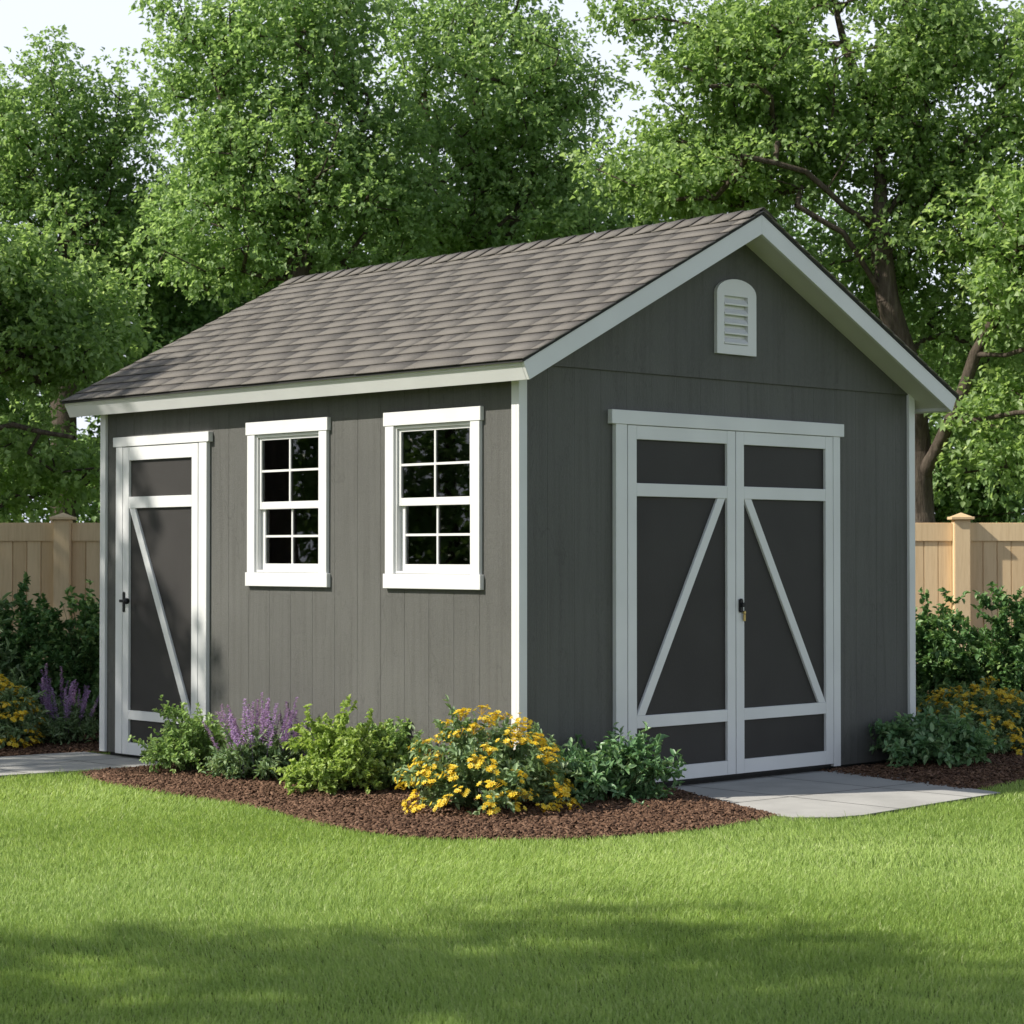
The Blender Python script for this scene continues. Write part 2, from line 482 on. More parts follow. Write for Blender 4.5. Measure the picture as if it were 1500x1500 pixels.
# ---- windows
def add_window(wy, label):
    a, b = wy
    root = empty('window', (0, 0, 0), shed); root['label'] = label
    t0 = -.024
    bm = bmesh.new()   # casing: header and apron wider, side boards between
    box(bm, t0 - .004, 0.001, a, b, WZ1 - .076, WZ1)
    box(bm, t0, 0.001, a + .012, a + .085, WZ0 + .082, WZ1 - .0765)
    box(bm, t0, 0.001, b - .085, b - .012, WZ0 + .082, WZ1 - .0765)
    bevel(bm, .002)
    obj_bm('casing', bm, M['white'], root)
    bm = bmesh.new(); box(bm, t0 - .005, 0.001, a, b, WZ0, WZ0 + .0815); bevel(bm, .0025)
    obj_bm('sill', bm, M['white'], root)
    # jamb lining
    oa, ob, z0, z1 = a + .083, b - .083, WZ0 + .084, WZ1 - .078
    bm = bmesh.new()
    box(bm, -.010, .13, oa, oa + .014, z0, z1); box(bm, -.010, .13, ob - .014, ob, z0, z1)
    box(bm, -.010, .13, oa + .0142, ob - .0142, z1 - .014, z1); box(bm, -.012, .13, oa + .0142, ob - .0142, z0, z0 + .014)
    obj_bm('jamb', bm, M['vinyl'], root)
    fa, fb, f0, f1 = oa + .0145, ob - .0145, z0 + .0145, z1 - .0145
    zm = 1.608
    # upper sash sits 16 mm in front of the lower sash
    for nm, s0, s1, x0, st in (('upper', zm - .022, f1, .004, .020), ('lower', f0, zm + .004, .022, .036)):
        sash = bmesh.new()
        box(sash, x0, x0 + .016, fa, fa + st, s0, s1); box(sash, x0, x0 + .016, fb - st, fb, s0, s1)
        rt = .018 if nm == 'upper' else .024; rb = .044 if nm == 'upper' else .036
        box(sash, x0, x0 + .016, fa + st + .0002, fb - st - .0002, s1 - rt, s1)
        box(sash, x0, x0 + .016, fa + st + .0002, fb - st - .0002, s0, s0 + rb)
        bevel(sash, .0015)
        so = obj_bm('sash', sash, M['vinyl'], root)
        ga, gb, g0, g1 = fa + st, fb - st, s0 + rb, s1 - rt
        mb = bmesh.new(); ym = (ga + gb) / 2; zz = (g0 + g1) / 2
        box(mb, x0 + .002, x0 + .010, ym - .0065, ym + .0065, g0, g1)
        box(mb, x0 + .0025, x0 + .0095, ga, ym - .0066, zz - .0065, zz + .0065)
        box(mb, x0 + .0025, x0 + .0095, ym + .0066, gb, zz - .0065, zz + .0065)
        obj_bm('muntin', mb, M['vinyl'], root)
        gm = bmesh.new(); box(gm, x0 + .011, x0 + .013, ga - .004, gb + .004, g0 - .004, g1 + .004)
        obj_bm('pane', gm, M['glass'], root)
add_window(W1, 'far white sash window beside the single door')
add_window(W2, 'near white sash window beside the shed corner')

# ---- doors
def door_leaf(name, plane, u0, u1, z0, z1, st, rails, brace, label, parent, th=.020, hinge='l'):
    """plane 'x' (side wall, u=y, outward -x) or 'y' (gable, u=x, outward -y)"""
    root = empty(name, (0, 0, 0), parent); root['label'] = label
    def B(bm, a, b, za, zb, d0, d1):
        if plane == 'y': box(bm, a, b, -d1, -d0, za, zb)
        else: box(bm, -d1, -d0, a, b, za, zb)
    pm = bmesh.new(); B(pm, u0 + .005, u1 - .005, z0 + .005, z1 - .005, .001, .010); obj_bm('panel', pm, M['panel'], root)
    fm = bmesh.new()
    B(fm, u0, u0 + st, z0, z1, .010, .010 + th); B(fm, u1 - st, u1, z0, z1, .010, .010 + th)
    for za, zb in rails: B(fm, u0 + st + .0005, u1 - st - .0005, za, zb, .010, .010 + th - .001)
    bevel(fm, .0018)
    obj_bm('frame', fm, M['white'], root)
    bm = bmesh.new()
    (ua, za), (ub, zb), wd = brace
    # brace as a parallelogram clipped between the rails
    pts = [(ua, za), (ua + wd, za), (ub + wd, zb), (ub, zb)]
    if plane == 'y': prism(bm, pts, 'y', -.010 - th + .003, -.010)
    else: prism(bm, pts, 'x', -.010 - th + .003, -.010)
    bevel(bm, .0015)
    obj_bm('brace', bm, M['white'], root)
    return root

ZD = .062
dd = ((ZD, ZD + .080), (.366, .434), (1.638, 1.710), (1.951, 2.026))
dl = door_leaf('door', 'y', .795, 1.690, ZD, 2.026, .070, dd, ((1.560 - .02, 1.6375), (.868, .4345), .066), 'left leaf of the double barn door', shed)
# brace of the left leaf leans from the lower left to the upper right
dr = door_leaf('door', 'y', 1.697, 2.588, ZD, 2.026, .070, dd, ((1.772, 1.6375), (2.452, .4345), .064), 'right leaf of the double barn door', shed)
ds = door_leaf('door', 'x', 2.820, 3.638, .045, 2.004, .066, ((.045, .122), (.268, .327), (1.613, 1.686), (1.918, 2.004)),
               ((3.508, 1.6125), (2.892, .3275), .060), 'single side door on the long wall', shed)
# deadbolt on double door
bm = bmesh.new(); box(bm, 1.712, 1.748, -.044, -.0305, .985, 1.065); bevel(bm, .006, 3)
cyl(bm, (1.730, -.052, 1.030), .013, .018, 'y', 20)
obj_bm('deadbolt', bm, M['dark'], dr)
bm = bmesh.new(); cyl(bm, (1.752, -.043, .985), .010, .012, 'y', 16); box(bm, 1.744, 1.760, -.048, -.038, .935, .975); bevel(bm, .002)
obj_bm('keyed_hasp', bm, M['brass'], dr)
# side door handle: back plate and lever knob
bm = bmesh.new(); box(bm, -.038, -.0305, 3.606, 3.630, .950, 1.080); bevel(bm, .004, 3); obj_bm('handle_plate', bm, M['dark'], ds)
bm = bmesh.new(); cyl(bm, (-.048, 3.616, 1.022), .009, .026, 'x', 16)
box(bm, -.068, -.054, 3.545, 3.622, 1.013, 1.031); bevel(bm, .004, 2)
bmesh.ops.create_uvsphere(bm, u_segments=20, v_segments=12, radius=.020, matrix=Matrix.Translation((-.060, 3.548, 1.022)))
obj_bm('lever', bm, M['dark'], ds)

# door surrounds
bm = bmesh.new()
box(bm, .664, 2.692, -.036, -.001, 2.029, 2.106)
box(bm, .700, .789, -.030, -.001, ZB, 2.0285); box(bm, 2.594, 2.659, -.030, -.001, ZB, 2.0285)
bevel(bm, .002)
obj_bm('door_surround', bm, M['white'], shed)
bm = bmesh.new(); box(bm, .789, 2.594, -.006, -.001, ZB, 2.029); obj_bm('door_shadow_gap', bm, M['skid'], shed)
bm = bmesh.new()
box(bm, -.036, -.001, 2.703, 3.746, 2.008, 2.070)
box(bm, -.030, -.001, 2.730, 2.813, ZB, 2.0075); box(bm, -.030, -.001, 3.645, 3.720, ZB, 2.0075)
bevel(bm, .002)
obj_bm('door_surround', bm, M['white'], shed)
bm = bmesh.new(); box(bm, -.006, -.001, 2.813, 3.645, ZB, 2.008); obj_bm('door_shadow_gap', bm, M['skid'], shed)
# dark backing sheets paint the shadow in the gaps round the doors
for o in list(bpy.data.objects):
    if o.name.startswith('door_shadow_gap'): o.name = 'door_gap_shade'

# gable vent with arched top and five louvres
vent = empty('gable_vent', (0, 0, 0), shed)
bm = bmesh.new()
vx0, vx1, vz0, vzs, yf = 1.528, 1.872, 2.466, 2.815, -.036
vc = (vx0 + vx1) / 2
def arch(x0, x1, z0, zs, rise, n=14):
    pts = [(x0, z0), (x1, z0)]
    c = (x0 + x1) / 2; h = (x1 - x0) / 2
    for i in range(n + 1):
        a = math.pi * i / n
        pts.append((c + h * math.cos(a), zs + rise * math.sin(a)))
    return pts
lx0, lx1, lz0, lz1 = vx0 + .062, vx1 - .075, vz0 + .055, vz0 + .335
# frame as ring: outline minus rectangular louvre opening, built as side, top and bottom pieces
pts_o = arch(vx0, vx1, vz0, vzs, .085)
def ringpiece(pts): prism(bm, pts, 'y', yf, -.0125)
ringpiece([(vx0, vz0), (vx1, vz0), (vx1, lz0), (vx0, lz0)])
ringpiece([(vx0, lz0), (lx0, lz0), (lx0, lz1), (vx0, lz1)])
ringpiece([(lx1, lz0), (vx1, lz0), (vx1, lz1), (lx1, lz1)])
top = [(vx0, lz1), (vx1, lz1)] + [p for p in arch(vx0, vx1, vz0, vzs, .085)[2:]]
ringpiece(top)
bmesh.ops.remove_doubles(bm, verts=bm.verts, dist=1e-5)
obj_bm('vent_frame', bm, M['vinyl'], vent)
bm = bmesh.new(); box(bm, lx0, lx1, -.0135, -.0125, lz0, lz1); obj_bm('vent_backing', bm, M['vinyl'], vent)
nl = 5; pitch = (lz1 - lz0) / nl
for i in range(nl):
    zb = lz0 + i * pitch
    bm = bmesh.new()
    prism(bm, [(yf - .004, zb + .004), (yf + .001, zb + .002), (-.015, zb + pitch * .66), (-.019, zb + pitch * .70), (yf - .004, zb + .012)], 'x', lx0 + .001, lx1 - .001)
    obj_bm('louver', bm, M['vinyl'], vent)
bm = bmesh.new()
for x in (vx0 + .022, vx1 - .022):
    for z in (vz0 + .03, vzs - .02): cyl(bm, (x, yf - .001, z), .006, .004, 'y', 10)
bm.free()

# ------------------------------------------------------------------ ground, paving, beds
def in_poly(P, poly):
    x, y = P[:, 0], P[:, 1]; inside = np.zeros(len(P), bool); n = len(poly)
    for i in range(n):
        x1, y1 = poly[i]; x2, y2 = poly[(i + 1) % n]
        c = ((y1 > y) != (y2 > y))
        with np.errstate(divide='ignore', invalid='ignore'):
            xx = (x2 - x1) * (y - y1) / (y2 - y1) + x1
        inside ^= c & (x < xx)
    return inside

def smooth_poly(pts, closed_idx=None, n=5):
    """catmull-rom resample of an open polyline"""
    P = [np.array(p, float) for p in pts]; out = []
    for i in range(len(P) - 1):
        p0 = P[max(i - 1, 0)]; p1 = P[i]; p2 = P[i + 1]; p3 = P[min(i + 2, len(P) - 1)]
        for k in range(n):
            t = k / n
            out.append(tuple(.5 * ((2 * p1) + (-p0 + p2) * t + (2 * p0 - 5 * p1 + 4 * p2 - p3) * t * t + (-p0 + 3 * p1 - 3 * p2 + p3) * t ** 3)))
    out.append(tuple(P[-1])); return out

FRONT_BED = smooth_poly([(-.72, 3.02), (-.90, 2.55), (-.97, 2.08), (-.99, 1.42), (-1.06, .72), (-1.22, .2), (-1.27, -.39), (-1.13, -.80),
                         (-.86, -1.08), (-.55, -1.21), (-.19, -1.30), (.21, -1.31), (.60, -1.25)]) + [(.85, -.67), (1.16, -.02), (.2, .05), (.05, .2), (.05, 3.02)]
LEFT_BED = [(-3.6, 4.22), (-.2, 4.20), (.6, 3.95), (4.1, 7.1), (-1.0, 11.95), (-4.6, 11.0)]
RIGHT_BED = smooth_poly([(2.27, -1.22), (2.97, -1.09), (3.9, -.98), (5.2, -1.15), (6.8, -1.35), (8.9, -1.1)]) + [(11.2, .3), (6.0, 5.3), (3.2, 3.0), (3.2, .05), (2.5, .05)]
PAD = [(.52, .02), (.58, -1.36), (.72, -1.50), (.9, -1.535), (2.27, -1.42), (2.70, .02)]
PATH = [(-7.5, 2.75), (-1.3, 3.17), (-.2, 3.04), (.02, 3.04), (.02, 4.16), (-.3, 4.20), (-7.5, 4.6)]
SHED_FOOT = [(0, 0), (W, 0), (W, L), (0, L)]

bm = bmesh.new()
n = 24; S = 320
gv = [[bm.verts.new((-S + 2 * S * i / n, -S + 2 * S * j / n, 0)) for j in range(n + 1)] for i in range(n + 1)]
for i in range(n):
    for j in range(n): bm.faces.new((gv[i][j], gv[i + 1][j], gv[i + 1][j + 1], gv[i][j + 1]))
tag(obj_bm('ground', bm, M['ground']), kind='structure')

# pavers: grid of slabs clipped to the outline, with open joints
def pavers(name, poly, lines_u, lines_v, ang, origin, z=.022):
    bm = bmesh.new()
    prism(bm, poly, 'z', .004, z)
    ca, sa = math.cos(ang), math.sin(ang)
    g = .0055
    def bis(co, no):
        bmesh.ops.bisect_plane(bm, geom=bm.verts[:] + bm.edges[:] + bm.faces[:], plane_co=co, plane_no=no)
    cuts = [((origin[0] + ca * u, origin[1] + sa * u, 0), (ca, sa, 0)) for u in lines_u] + \
           [((origin[0] - sa * v, origin[1] + ca * v, 0), (-sa, ca, 0)) for v in lines_v]
    for co, no in cuts:
        for s in (-g, g): bis((co[0] + no[0] * s, co[1] + no[1] * s, 0), no)
    bm.normal_update(); gone = []
    for f in bm.faces:
        c = f.calc_center_median()
        if abs(f.normal.z) > .9 and c.z > z - .001:
            if any(abs((c.x - co[0]) * no[0] + (c.y - co[1]) * no[1]) < g * .9 for co, no in cuts): gone.append(f)
    bmesh.ops.delete(bm, geom=gone, context='FACES')
    old = set(bm.faces); prism(bm, poly, 'z', .0045, z - .0022)
    for f in bm.faces:
        if f not in old: f.material_index = 1
    o = obj_bm(name, bm, M['concrete'])
    o.data.materials.append(M['joint'])
    tag(o, kind='structure')
    return o
pavers('paved_pad', PAD, [.78, 1.50], [-.74], R(-2), (.52, 0))
pavers('paved_path', PATH, [-6.6, -5.9, -5.2, -4.5, -3.8, -3.1, -2.4, -1.7, -1.0, -.35], [.57], R(1), (0, 3.05))

def mulch(name, poly, dens, view=None, base_z=.012):
    """soft mound of chips: base sheet plus thousands of bark chips"""
    P = np.array(poly); mn, mx = P.min(0), P.max(0)
    # base sheet
    bmb = bmesh.new(); prism(bmb, poly, 'z', .002, base_z)
    bmesh.ops.triangulate(bmb, faces=bmb.faces)
    bmb.verts.ensure_lookup_table()
    BV = np.array([v.co[:] for v in bmb.verts]); BF = np.array([[v.index for v in f.verts] for f in bmb.faces]); bmb.free()
    area = (mx[0] - mn[0]) * (mx[1] - mn[1]); N = int(area * dens)
    X = rng.uniform(mn, mx, (N, 2)); X = X[in_poly(X, poly)]
    rr, dd_ = rd(X[:, 0], X[:, 1])
    if view is not None:
        X = X[rng.random(len(X)) < np.where((dd_ > view), .25, 1.0)]
    # edge distance for a slight mound
    e = np.full(len(X), 9.0); Q = np.array(poly)
    for i in range(len(Q)):
        a, b = Q[i], Q[(i + 1) % len(Q)]; ab = b - a
        t = np.clip(((X - a) @ ab) / (ab @ ab + 1e-9), 0, 1)
        e = np.minimum(e, np.linalg.norm(X - a - t[:, None] * ab, axis=1))
    e = np.maximum(e, .004); X = X + rng.normal(0, .012, X.shape) * (rng.random((len(X), 1)) < .5); N = len(X)
    z = base_z + .030 * (1 - np.exp(-e / .10)) * rng.uniform(.15, 1, N) + .004
    ln = rng.uniform(.012, .034, N); wd = ln * rng.uniform(.3, .7, N); th = rng.uniform(.003, .007, N)
    a = rng.uniform(0, 2 * np.pi, N); tl = rng.normal(0, .35, N); rl = rng.normal(0, .35, N)
    d = np.stack([np.cos(a) * np.cos(tl), np.sin(a) * np.cos(tl), np.sin(tl)], 1)
    s = np.stack([-np.sin(a), np.cos(a), np.sin(rl)], 1); s /= np.linalg.norm(s, axis=1)[:, None]
    u = np.cross(d, s); c = np.stack([X[:, 0], X[:, 1], z], 1)
    D = d * ln[:, None] / 2; Sx = s * wd[:, None] / 2; U = u * th[:, None] / 2
    vs = []
    for kx, ky, kz in ((-1, -.6, 1), (-1, .6, 1), (1, .9, 1), (1, -.7, 1), (-1, -.7, -1), (-1, .7, -1), (1, 1, -1), (1, -1, -1)):
        vs.append(c + D * kx + Sx * ky + U * kz)
    CV = np.stack(vs, 1).reshape(-1, 3)
    base = (np.arange(N) * 8)[:, None, None]
    ff = np.array([[0, 3, 2, 1], [0, 1, 5, 4], [1, 2, 6, 5], [2, 3, 7, 6], [3, 0, 4, 7]])[None] + base
    ti = np.repeat(np.clip(rng.beta(2, 2.2, N), 0, 1), 5)
    Vv = np.concatenate([BV, CV]); 
    o = np_obj(name, Vv, [BF, ff.reshape(-1, 4) + len(BV)], M['mulch'], None, [np.full(len(BF), .1), ti])
    return o
tag(mulch('mulch', FRONT_BED, 7000), 'brown bark mulch in the curved bed in front of the shed', 'mulch', kind='stuff')
tag(mulch('mulch', LEFT_BED, 3600, 15.6), 'shaded brown bark mulch beyond the side path at the left', 'mulch', kind='stuff')
tag(mulch('mulch', RIGHT_BED, 3600, 14.6), 'shaded brown bark mulch right of the paved pad', 'mulch', kind='stuff')

# ------------------------------------------------------------------ lawn
def lawn():
    polys = [FRONT_BED, LEFT_BED, RIGHT_BED, PAD, PATH, SHED_FOOT]
    Xs = []; Hs = []; Ws = []
    def scatter(r0, r1, d0, d1, dens, wmul, hmul):
        N = int((r1 - r0) * (d1 - d0) * dens)
        r = rng.uniform(r0, r1, N); d = rng.uniform(d0, d1, N)
        x = CAM[0] + d * SY + r * CY; y = CAM[1] + d * CY - r * SY
        P = np.stack([x, y], 1)
        m = np.abs(r) < d * .2326 + 1.1
        keep = m | (rng.random(N) < .3)
        for p in polys: keep &= ~in_poly(P, p)
        P = P[keep]; wm = np.where(m[keep], 1.0, 2.0)
        # noise of growth
        x, y = P[:, 0], P[:, 1]
        g = np.sin(x * 3.1 + 1.3 * np.sin(y * 2.3)) * np.sin(y * 3.7 + 1.1 * np.sin(x * 2.9)) * .5 + .5
        h = (.016 + .015 * rng.random(len(P)) + .012 * g) * hmul
        lg = rng.random(len(P)) < .004; h = np.where(lg, h * rng.uniform(1.5, 2.2, len(P)), h)
        Xs.append(P); Hs.append(h); Ws.append(rng.uniform(.0015, .0030, len(P)) * wmul * wm)
    scatter(-3.4, 3.4, 5.2, 7.2, 19000, 1.0, 1.0)
    scatter(-3.6, 3.6, 7.2, 9.2, 15000, 1.15, 1.0)
    scatter(-4.2, 4.2, 9.2, 11.6, 10500, 1.4, 1.0)
    scatter(-5.4, 5.4, 11.6, 14.5, 5000, 1.9, 1.0)
    P = np.concatenate(Xs); H = np.concatenate(Hs); Wd = np.concatenate(Ws); N = len(P)
    a = rng.uniform(0, 2 * np.pi, N); side = np.stack([np.cos(a), np.sin(a), np.zeros(N)], 1)
    # lean: mostly random with a slow drift
    la = rng.uniform(0, 2 * np.pi, N); lm = rng.uniform(.1, .9, N)
    drift = np.stack([np.sin(P[:, 1] * 1.7 + P[:, 0]) * .25, np.cos(P[:, 0] * 1.9) * .25], 1)
    lean = np.stack([np.cos(la) * lm + drift[:, 0], np.sin(la) * lm + drift[:, 1], np.zeros(N)], 1)
    b = np.stack([P[:, 0], P[:, 1], np.full(N, -.002)], 1)
    up = np.array([0, 0, 1.0])
    m1 = b + up * (H * .55)[:, None] + lean * (H * .25)[:, None]
    tp = b + up * (H * .95)[:, None] + lean * (H * .9)[:, None]
    hw = side * (Wd / 2)[:, None]
    V = np.stack([b - hw, b + hw, m1 + hw * .85, m1 - hw * .85, tp], 1).reshape(-1, 3)
    i = (np.arange(N) * 5)[:, None]
    q = i + np.array([[0, 1, 2, 3]]); t = i + np.array([[3, 2, 4]])
    x, y = P[:, 0], P[:, 1]
    big = .5 + .25 * np.sin(x * 1.3 + .7 * np.sin(y * 1.1)) * np.cos(y * 1.6 + x * .4) + .15 * np.sin(x * 5.2 + 2 * np.sin(y * 3.3)) * np.sin(y * 6.1)
    ti = np.clip(big * .5 + .22 + rng.normal(0, .19, N), 0, .93)
    ti = np.where(rng.random(N) < .04, 1.0, ti)
    o = np_obj('lawn_grass', V, [q, t], M['grass'], None, [ti, ti])
    tag(o, 'short mown green lawn grass in front of the shed', 'grass', kind='stuff')
lawn()

# ------------------------------------------------------------------ fence
FD = 19.5
def fence():
    o0 = at(0, FD)
    root = empty('board_fence', (o0[0], o0[1], 0), rz=-YAW)   # local x = right, local y = away
    tag(root, 'tan wooden privacy fence with capped posts behind the shed', 'fence')
    rp = [-9.27, -6.62, -3.97, -1.32, 1.32, 3.97, 6.62, 9.27]
    rf = random.Random(5)
    def put(name, bm, par, tints=None):
        o = obj_bm(name, bm, M['wood'], par)
        a = o.data.attributes.new('tint', 'FLOAT', 'FACE'); a.data.foreach_set('value', tints if tints else [rf.random()] * len(o.data.polygons))
        return o
    for x in rp:
        bm = bmesh.new(); box(bm, x - .072, x + .072, -.105, .04, 0, 1.625); bevel(bm, .006, 2); p = put('post', bm, root)
        bm = bmesh.new(); box(bm, x - .102, x + .102, -.135, .07, 1.626, 1.652)
        bevel(bm, .004)
        v = [bm.verts.new(c) for c in ((x - .085, -.118, 1.6525), (x + .085, -.118, 1.6525), (x + .085, .053, 1.6525), (x - .085, .053, 1.6525), (x, -.033, 1.690))]
        for f in ((0, 1, 4), (1, 2, 4), (2, 3, 4), (3, 0, 4)): bm.faces.new([v[i] for i in f])
        put('post_cap', bm, p)
    for a, b in zip(rp, rp[1:]):
        bm = bmesh.new(); box(bm, a + .073, b - .073, -.030, .0, 1.435, 1.600); bevel(bm, .005, 2)
        put('rail', bm, root)
        bm = bmesh.new(); box(bm, a + .073, b - .073, -.045, .0, .10, .22); bevel(bm, .005, 2)
        put('rail', bm, root)
        V = []; F = []; T = []
        bm = bmesh.new(); n = round((b - a - .146) / .124); wd = (b - a - .146) / n; tt = []
        for i in range(n):
            x0 = a + .073 + i * wd
            nb = len(bm.faces)
            t = rf.random()
            dz = .0
            prism(bm, [(x0 + .0005, -.004), (x0 + .005, -.014), (x0 + wd - .005, -.014), (x0 + wd - .0005, -.004), (x0 + wd - .0005, .006), (x0 + .0005, .006)], 'z', .04, 1.58)
            bm.faces.ensure_lookup_table(); tt += [t] * (len(bm.faces) - nb)
        put('board_panel', bm, root, tt)
fence()

# ------------------------------------------------------------------ foliage builders
def unit(v): return v / (np.linalg.norm(v, axis=-1, keepdims=True) + 1e-9)

def leaf_arrays(P, D, Nn, ln, wd, tint, six=False, fold=.25, droop=.2):
    """P base points, D direction, Nn normal hint"""
    D = unit(D); S = unit(np.cross(D, Nn)); U = unit(np.cross(S, D))
    ln = ln[:, None]; wd = wd[:, None]; N = len(P)
    if not six:
        tip = P + D * ln - U * ln * droop
        m = P + D * ln * .45
        l = m - S * wd * .5 + U * wd * fold; r = m + S * wd * .5 + U * wd * fold
        V = np.stack([P, r, tip, l], 1).reshape(-1, 3)
        i = (np.arange(N) * 4)[:, None]
        F = np.concatenate([i + np.array([[0, 1, 2]]), i + np.array([[0, 2, 3]])])
        return V, F, np.concatenate([tint, tint])
    tip = P + D * ln - U * ln * droop
    m1 = P + D * ln * .30; m2 = P + D * ln * .68 - U * ln * droop * .35
    V = np.stack([P, m1 + S * wd * .46 + U * wd * fold, m2 + S * wd * .42 + U * wd * fold, tip,
                  m2 - S * wd * .42 + U * wd * fold, m1 - S * wd * .46 + U * wd * fold], 1).reshape(-1, 3)
    i = (np.arange(N) * 6)[:, None]
    F = np.concatenate([i + np.array([[0, 1, 2, 3]]), i + np.array([[0, 3, 4, 5]])])
    return V, F, np.concatenate([tint, tint])

def tubes(A, B, ra, rb, sides):
    """tapered tubes for every edge A->B"""
    D = unit(B - A); h = np.where(np.abs(D[:, 2:3]) > .9, np.array([[1.0, 0, 0]]), np.array([[0, 0, 1.0]]))
    S = unit(np.cross(D, h)); U = np.cross(S, D); N = len(A)
    vs = []
    for C, r in ((A, ra), (B, rb)):
        for k in range(sides):
            a = 2 * math.pi * k / sides
            vs.append(C + (S * math.cos(a) + U * math.sin(a)) * r[:, None])
    V = np.stack(vs, 1).reshape(-1, 3); i = (np.arange(N) * 2 * sides)[:, None]
    F = np.concatenate([i + np.array([[k, (k + 1) % sides, sides + (k + 1) % sides, sides + k]]) for k in range(sides)])
    return V, F

def rand_dir(n):
    v = rng.normal(size=(n, 3)); return unit(v)

def make_tree(name, base, trunks, lobes, label, leafmat, leaf=.070, per=120, seed=1, heavy=None, base_r=.16, cl_r=.50, group=None, min_z=1.2, tint_sh=0.0, cat='tree', aspect=.72, low=True):
    """trunks: polylines of (x,y,z) from base; lobes: (cx,cy,cz,rx,ry,rz,n_clumps)"""
    rg = np.random.default_rng(seed)
    root = empty(name, base); tag(root, label, cat, group)
    b0 = np.array(base)
    pos = []; par = []
    tr_nodes = []
    for tr in trunks:
        P = [np.array(p, float) for p in tr]
        if pos:
            k = int(np.argmin([np.linalg.norm(q - P[0]) for q in pos])); prev = k
        else:
            pos.append(P[0]); par.append(-1); prev = 0
        P = P if not tr_nodes else [pos[prev]] + P[1:]
        for a, b in zip(P, P[1:]):
            n = max(2, int(np.linalg.norm(b - a) / .28))
            for i in range(1, n + 1):
                q = a + (b - a) * i / n + rg.normal(0, .012, 3)
                pos.append(q); par.append(prev); prev = len(pos) - 1
        tr_nodes.append(prev)
    C = []
    for (cx, cy, cz, rx, ry, rz_, n) in lobes:
        v = rg.normal(size=(n, 3)); v /= np.linalg.norm(v, axis=1)[:, None]
        rad = rg.uniform(.25, 1, n) ** .45
        wob = 1 + .18 * np.sin(v[:, 0:1] * 5 + seed) * np.cos(v[:, 2:3] * 6 + seed * 2)
        C.append(np.array([cx, cy, cz]) + v * rad[:, None] * np.array([rx, ry, rz_]) * wob)
    C = np.concatenate(C); C = C[C[:, 2] > min_z]
    dmin = np.array([min(np.linalg.norm(np.array(pos) - c, axis=1)) for c in C]); C = C[np.argsort(dmin)]
    buf = np.zeros((len(pos) + len(C) * 6, 3)); buf[:len(pos)] = pos; npn = len(pos)
    bz = b0[2] + 1.0
    tips = []
    for c in C:
        Q = buf[:npn]; dv = c - Q; dist = np.linalg.norm(dv, axis=1)
        cost = dist + .7 * np.maximum(0, Q[:, 2] - c[2] + .15) + 2.0 * np.maximum(0, bz - Q[:, 2])
        k = int(np.argmin(cost)); a = Q[k].copy(); dl = dist[k]
        n = int(np.clip(dl / .30, 1, 5)); prev = k
        mid = (a + c) / 2 + np.array([0, 0, -.10 * dl]) + rg.normal(0, .06 * dl, 3)
        for i in range(1, n + 1):
            t = i / n; q = (1 - t) ** 2 * a + 2 * t * (1 - t) * mid + t * t * c
            buf[npn] = q; par.append(prev); prev = npn; npn += 1
        tips.append(prev)
    pos = buf[:npn]; par = np.array(par)
    w = np.zeros(npn); w[tips] += 1.0
    for k, t in enumerate(tr_nodes): w[t] += (heavy or {}).get(k, .5)
    for i in range(npn - 1, 0, -1): w[par[i]] += w[i]
    rad = .0065 * np.maximum(w, .5) ** .46
    f = base_r / rad[0]; 
    rad = rad * (1 + (f - 1) * np.clip(w / w[0], 0, 1) ** .95)
    main = np.zeros(npn, bool)
    for k in ((0, 1, 2, 3) if heavy and 3 in heavy else (0, 1)):
        if k < len(tr_nodes):
            q = tr_nodes[k]
            while q > 0: main[q] = True; q = par[q]
    main[0] = True
    rad = np.where(main, rad, np.minimum(rad, .030))
    A = pos[par[1:]]; B = pos[1:]; ra = np.minimum(rad[par[1:]], rad[1:] * 1.35); rb = rad[1:]
    # root flare
    Vs = []; Fs = []; nv = 0
    for lo, hi, s in ((.05, 9, 10), (.018, .05, 6), (0, .018, 3)):
        m = (rb >= lo) & (rb < hi)
        if m.any():
            V, F = tubes(A[m], B[m] + (B[m] - A[m]) * .06, ra[m], rb[m], s); Vs.append(V); Fs.append(F + nv); nv += len(V)
    np_obj('trunk', np.concatenate(Vs) - b0, Fs, M['bark'], root, smooth=True)
    # leaves: clumps of rosettes
    nc = len(C); nros = max(6, per // 6)
    cc = np.repeat(C, nros, 0)
    v = unit(rg.normal(size=(len(cc), 3)) + np.array([0, 0, .25]))
    rr = (rg.random(len(cc)) ** .5)[:, None] * cl_r * rg.uniform(.7, 1.15, (nc, 1)).repeat(nros, 0)
    ros = cc + v * rr * np.array([1, 1, .62])
    ctint = np.repeat(rg.normal(0, .09, nc), nros)
    rtint = ctint + rg.normal(0, .07, len(cc))
    nl = 6; n = len(ros) * nl
    base_p = np.repeat(ros, nl, 0) + rg.normal(0, leaf * .45, (n, 3))
    out = unit(np.repeat(v, nl, 0) + rg.normal(0, .75, (n, 3)) + np.array([0, 0, -.25]))
    nh = unit(rg.normal(0, .55, (n, 3)) + np.array([0, 0, 1.0]) + np.repeat(v, nl, 0) * .5)
    ln = leaf * rg.uniform(.65, 1.25, n); wd = ln * aspect * rg.uniform(.8, 1.15, n)
    ti = np.clip(.48 + tint_sh + np.repeat(rtint, nl) + rg.normal(0, .15, n), 0, 1)
    V, F, T = leaf_arrays(base_p - b0, out, nh, ln, wd, ti)
    np_obj('crown', V, [F], leafmat, root, [T])
    return root

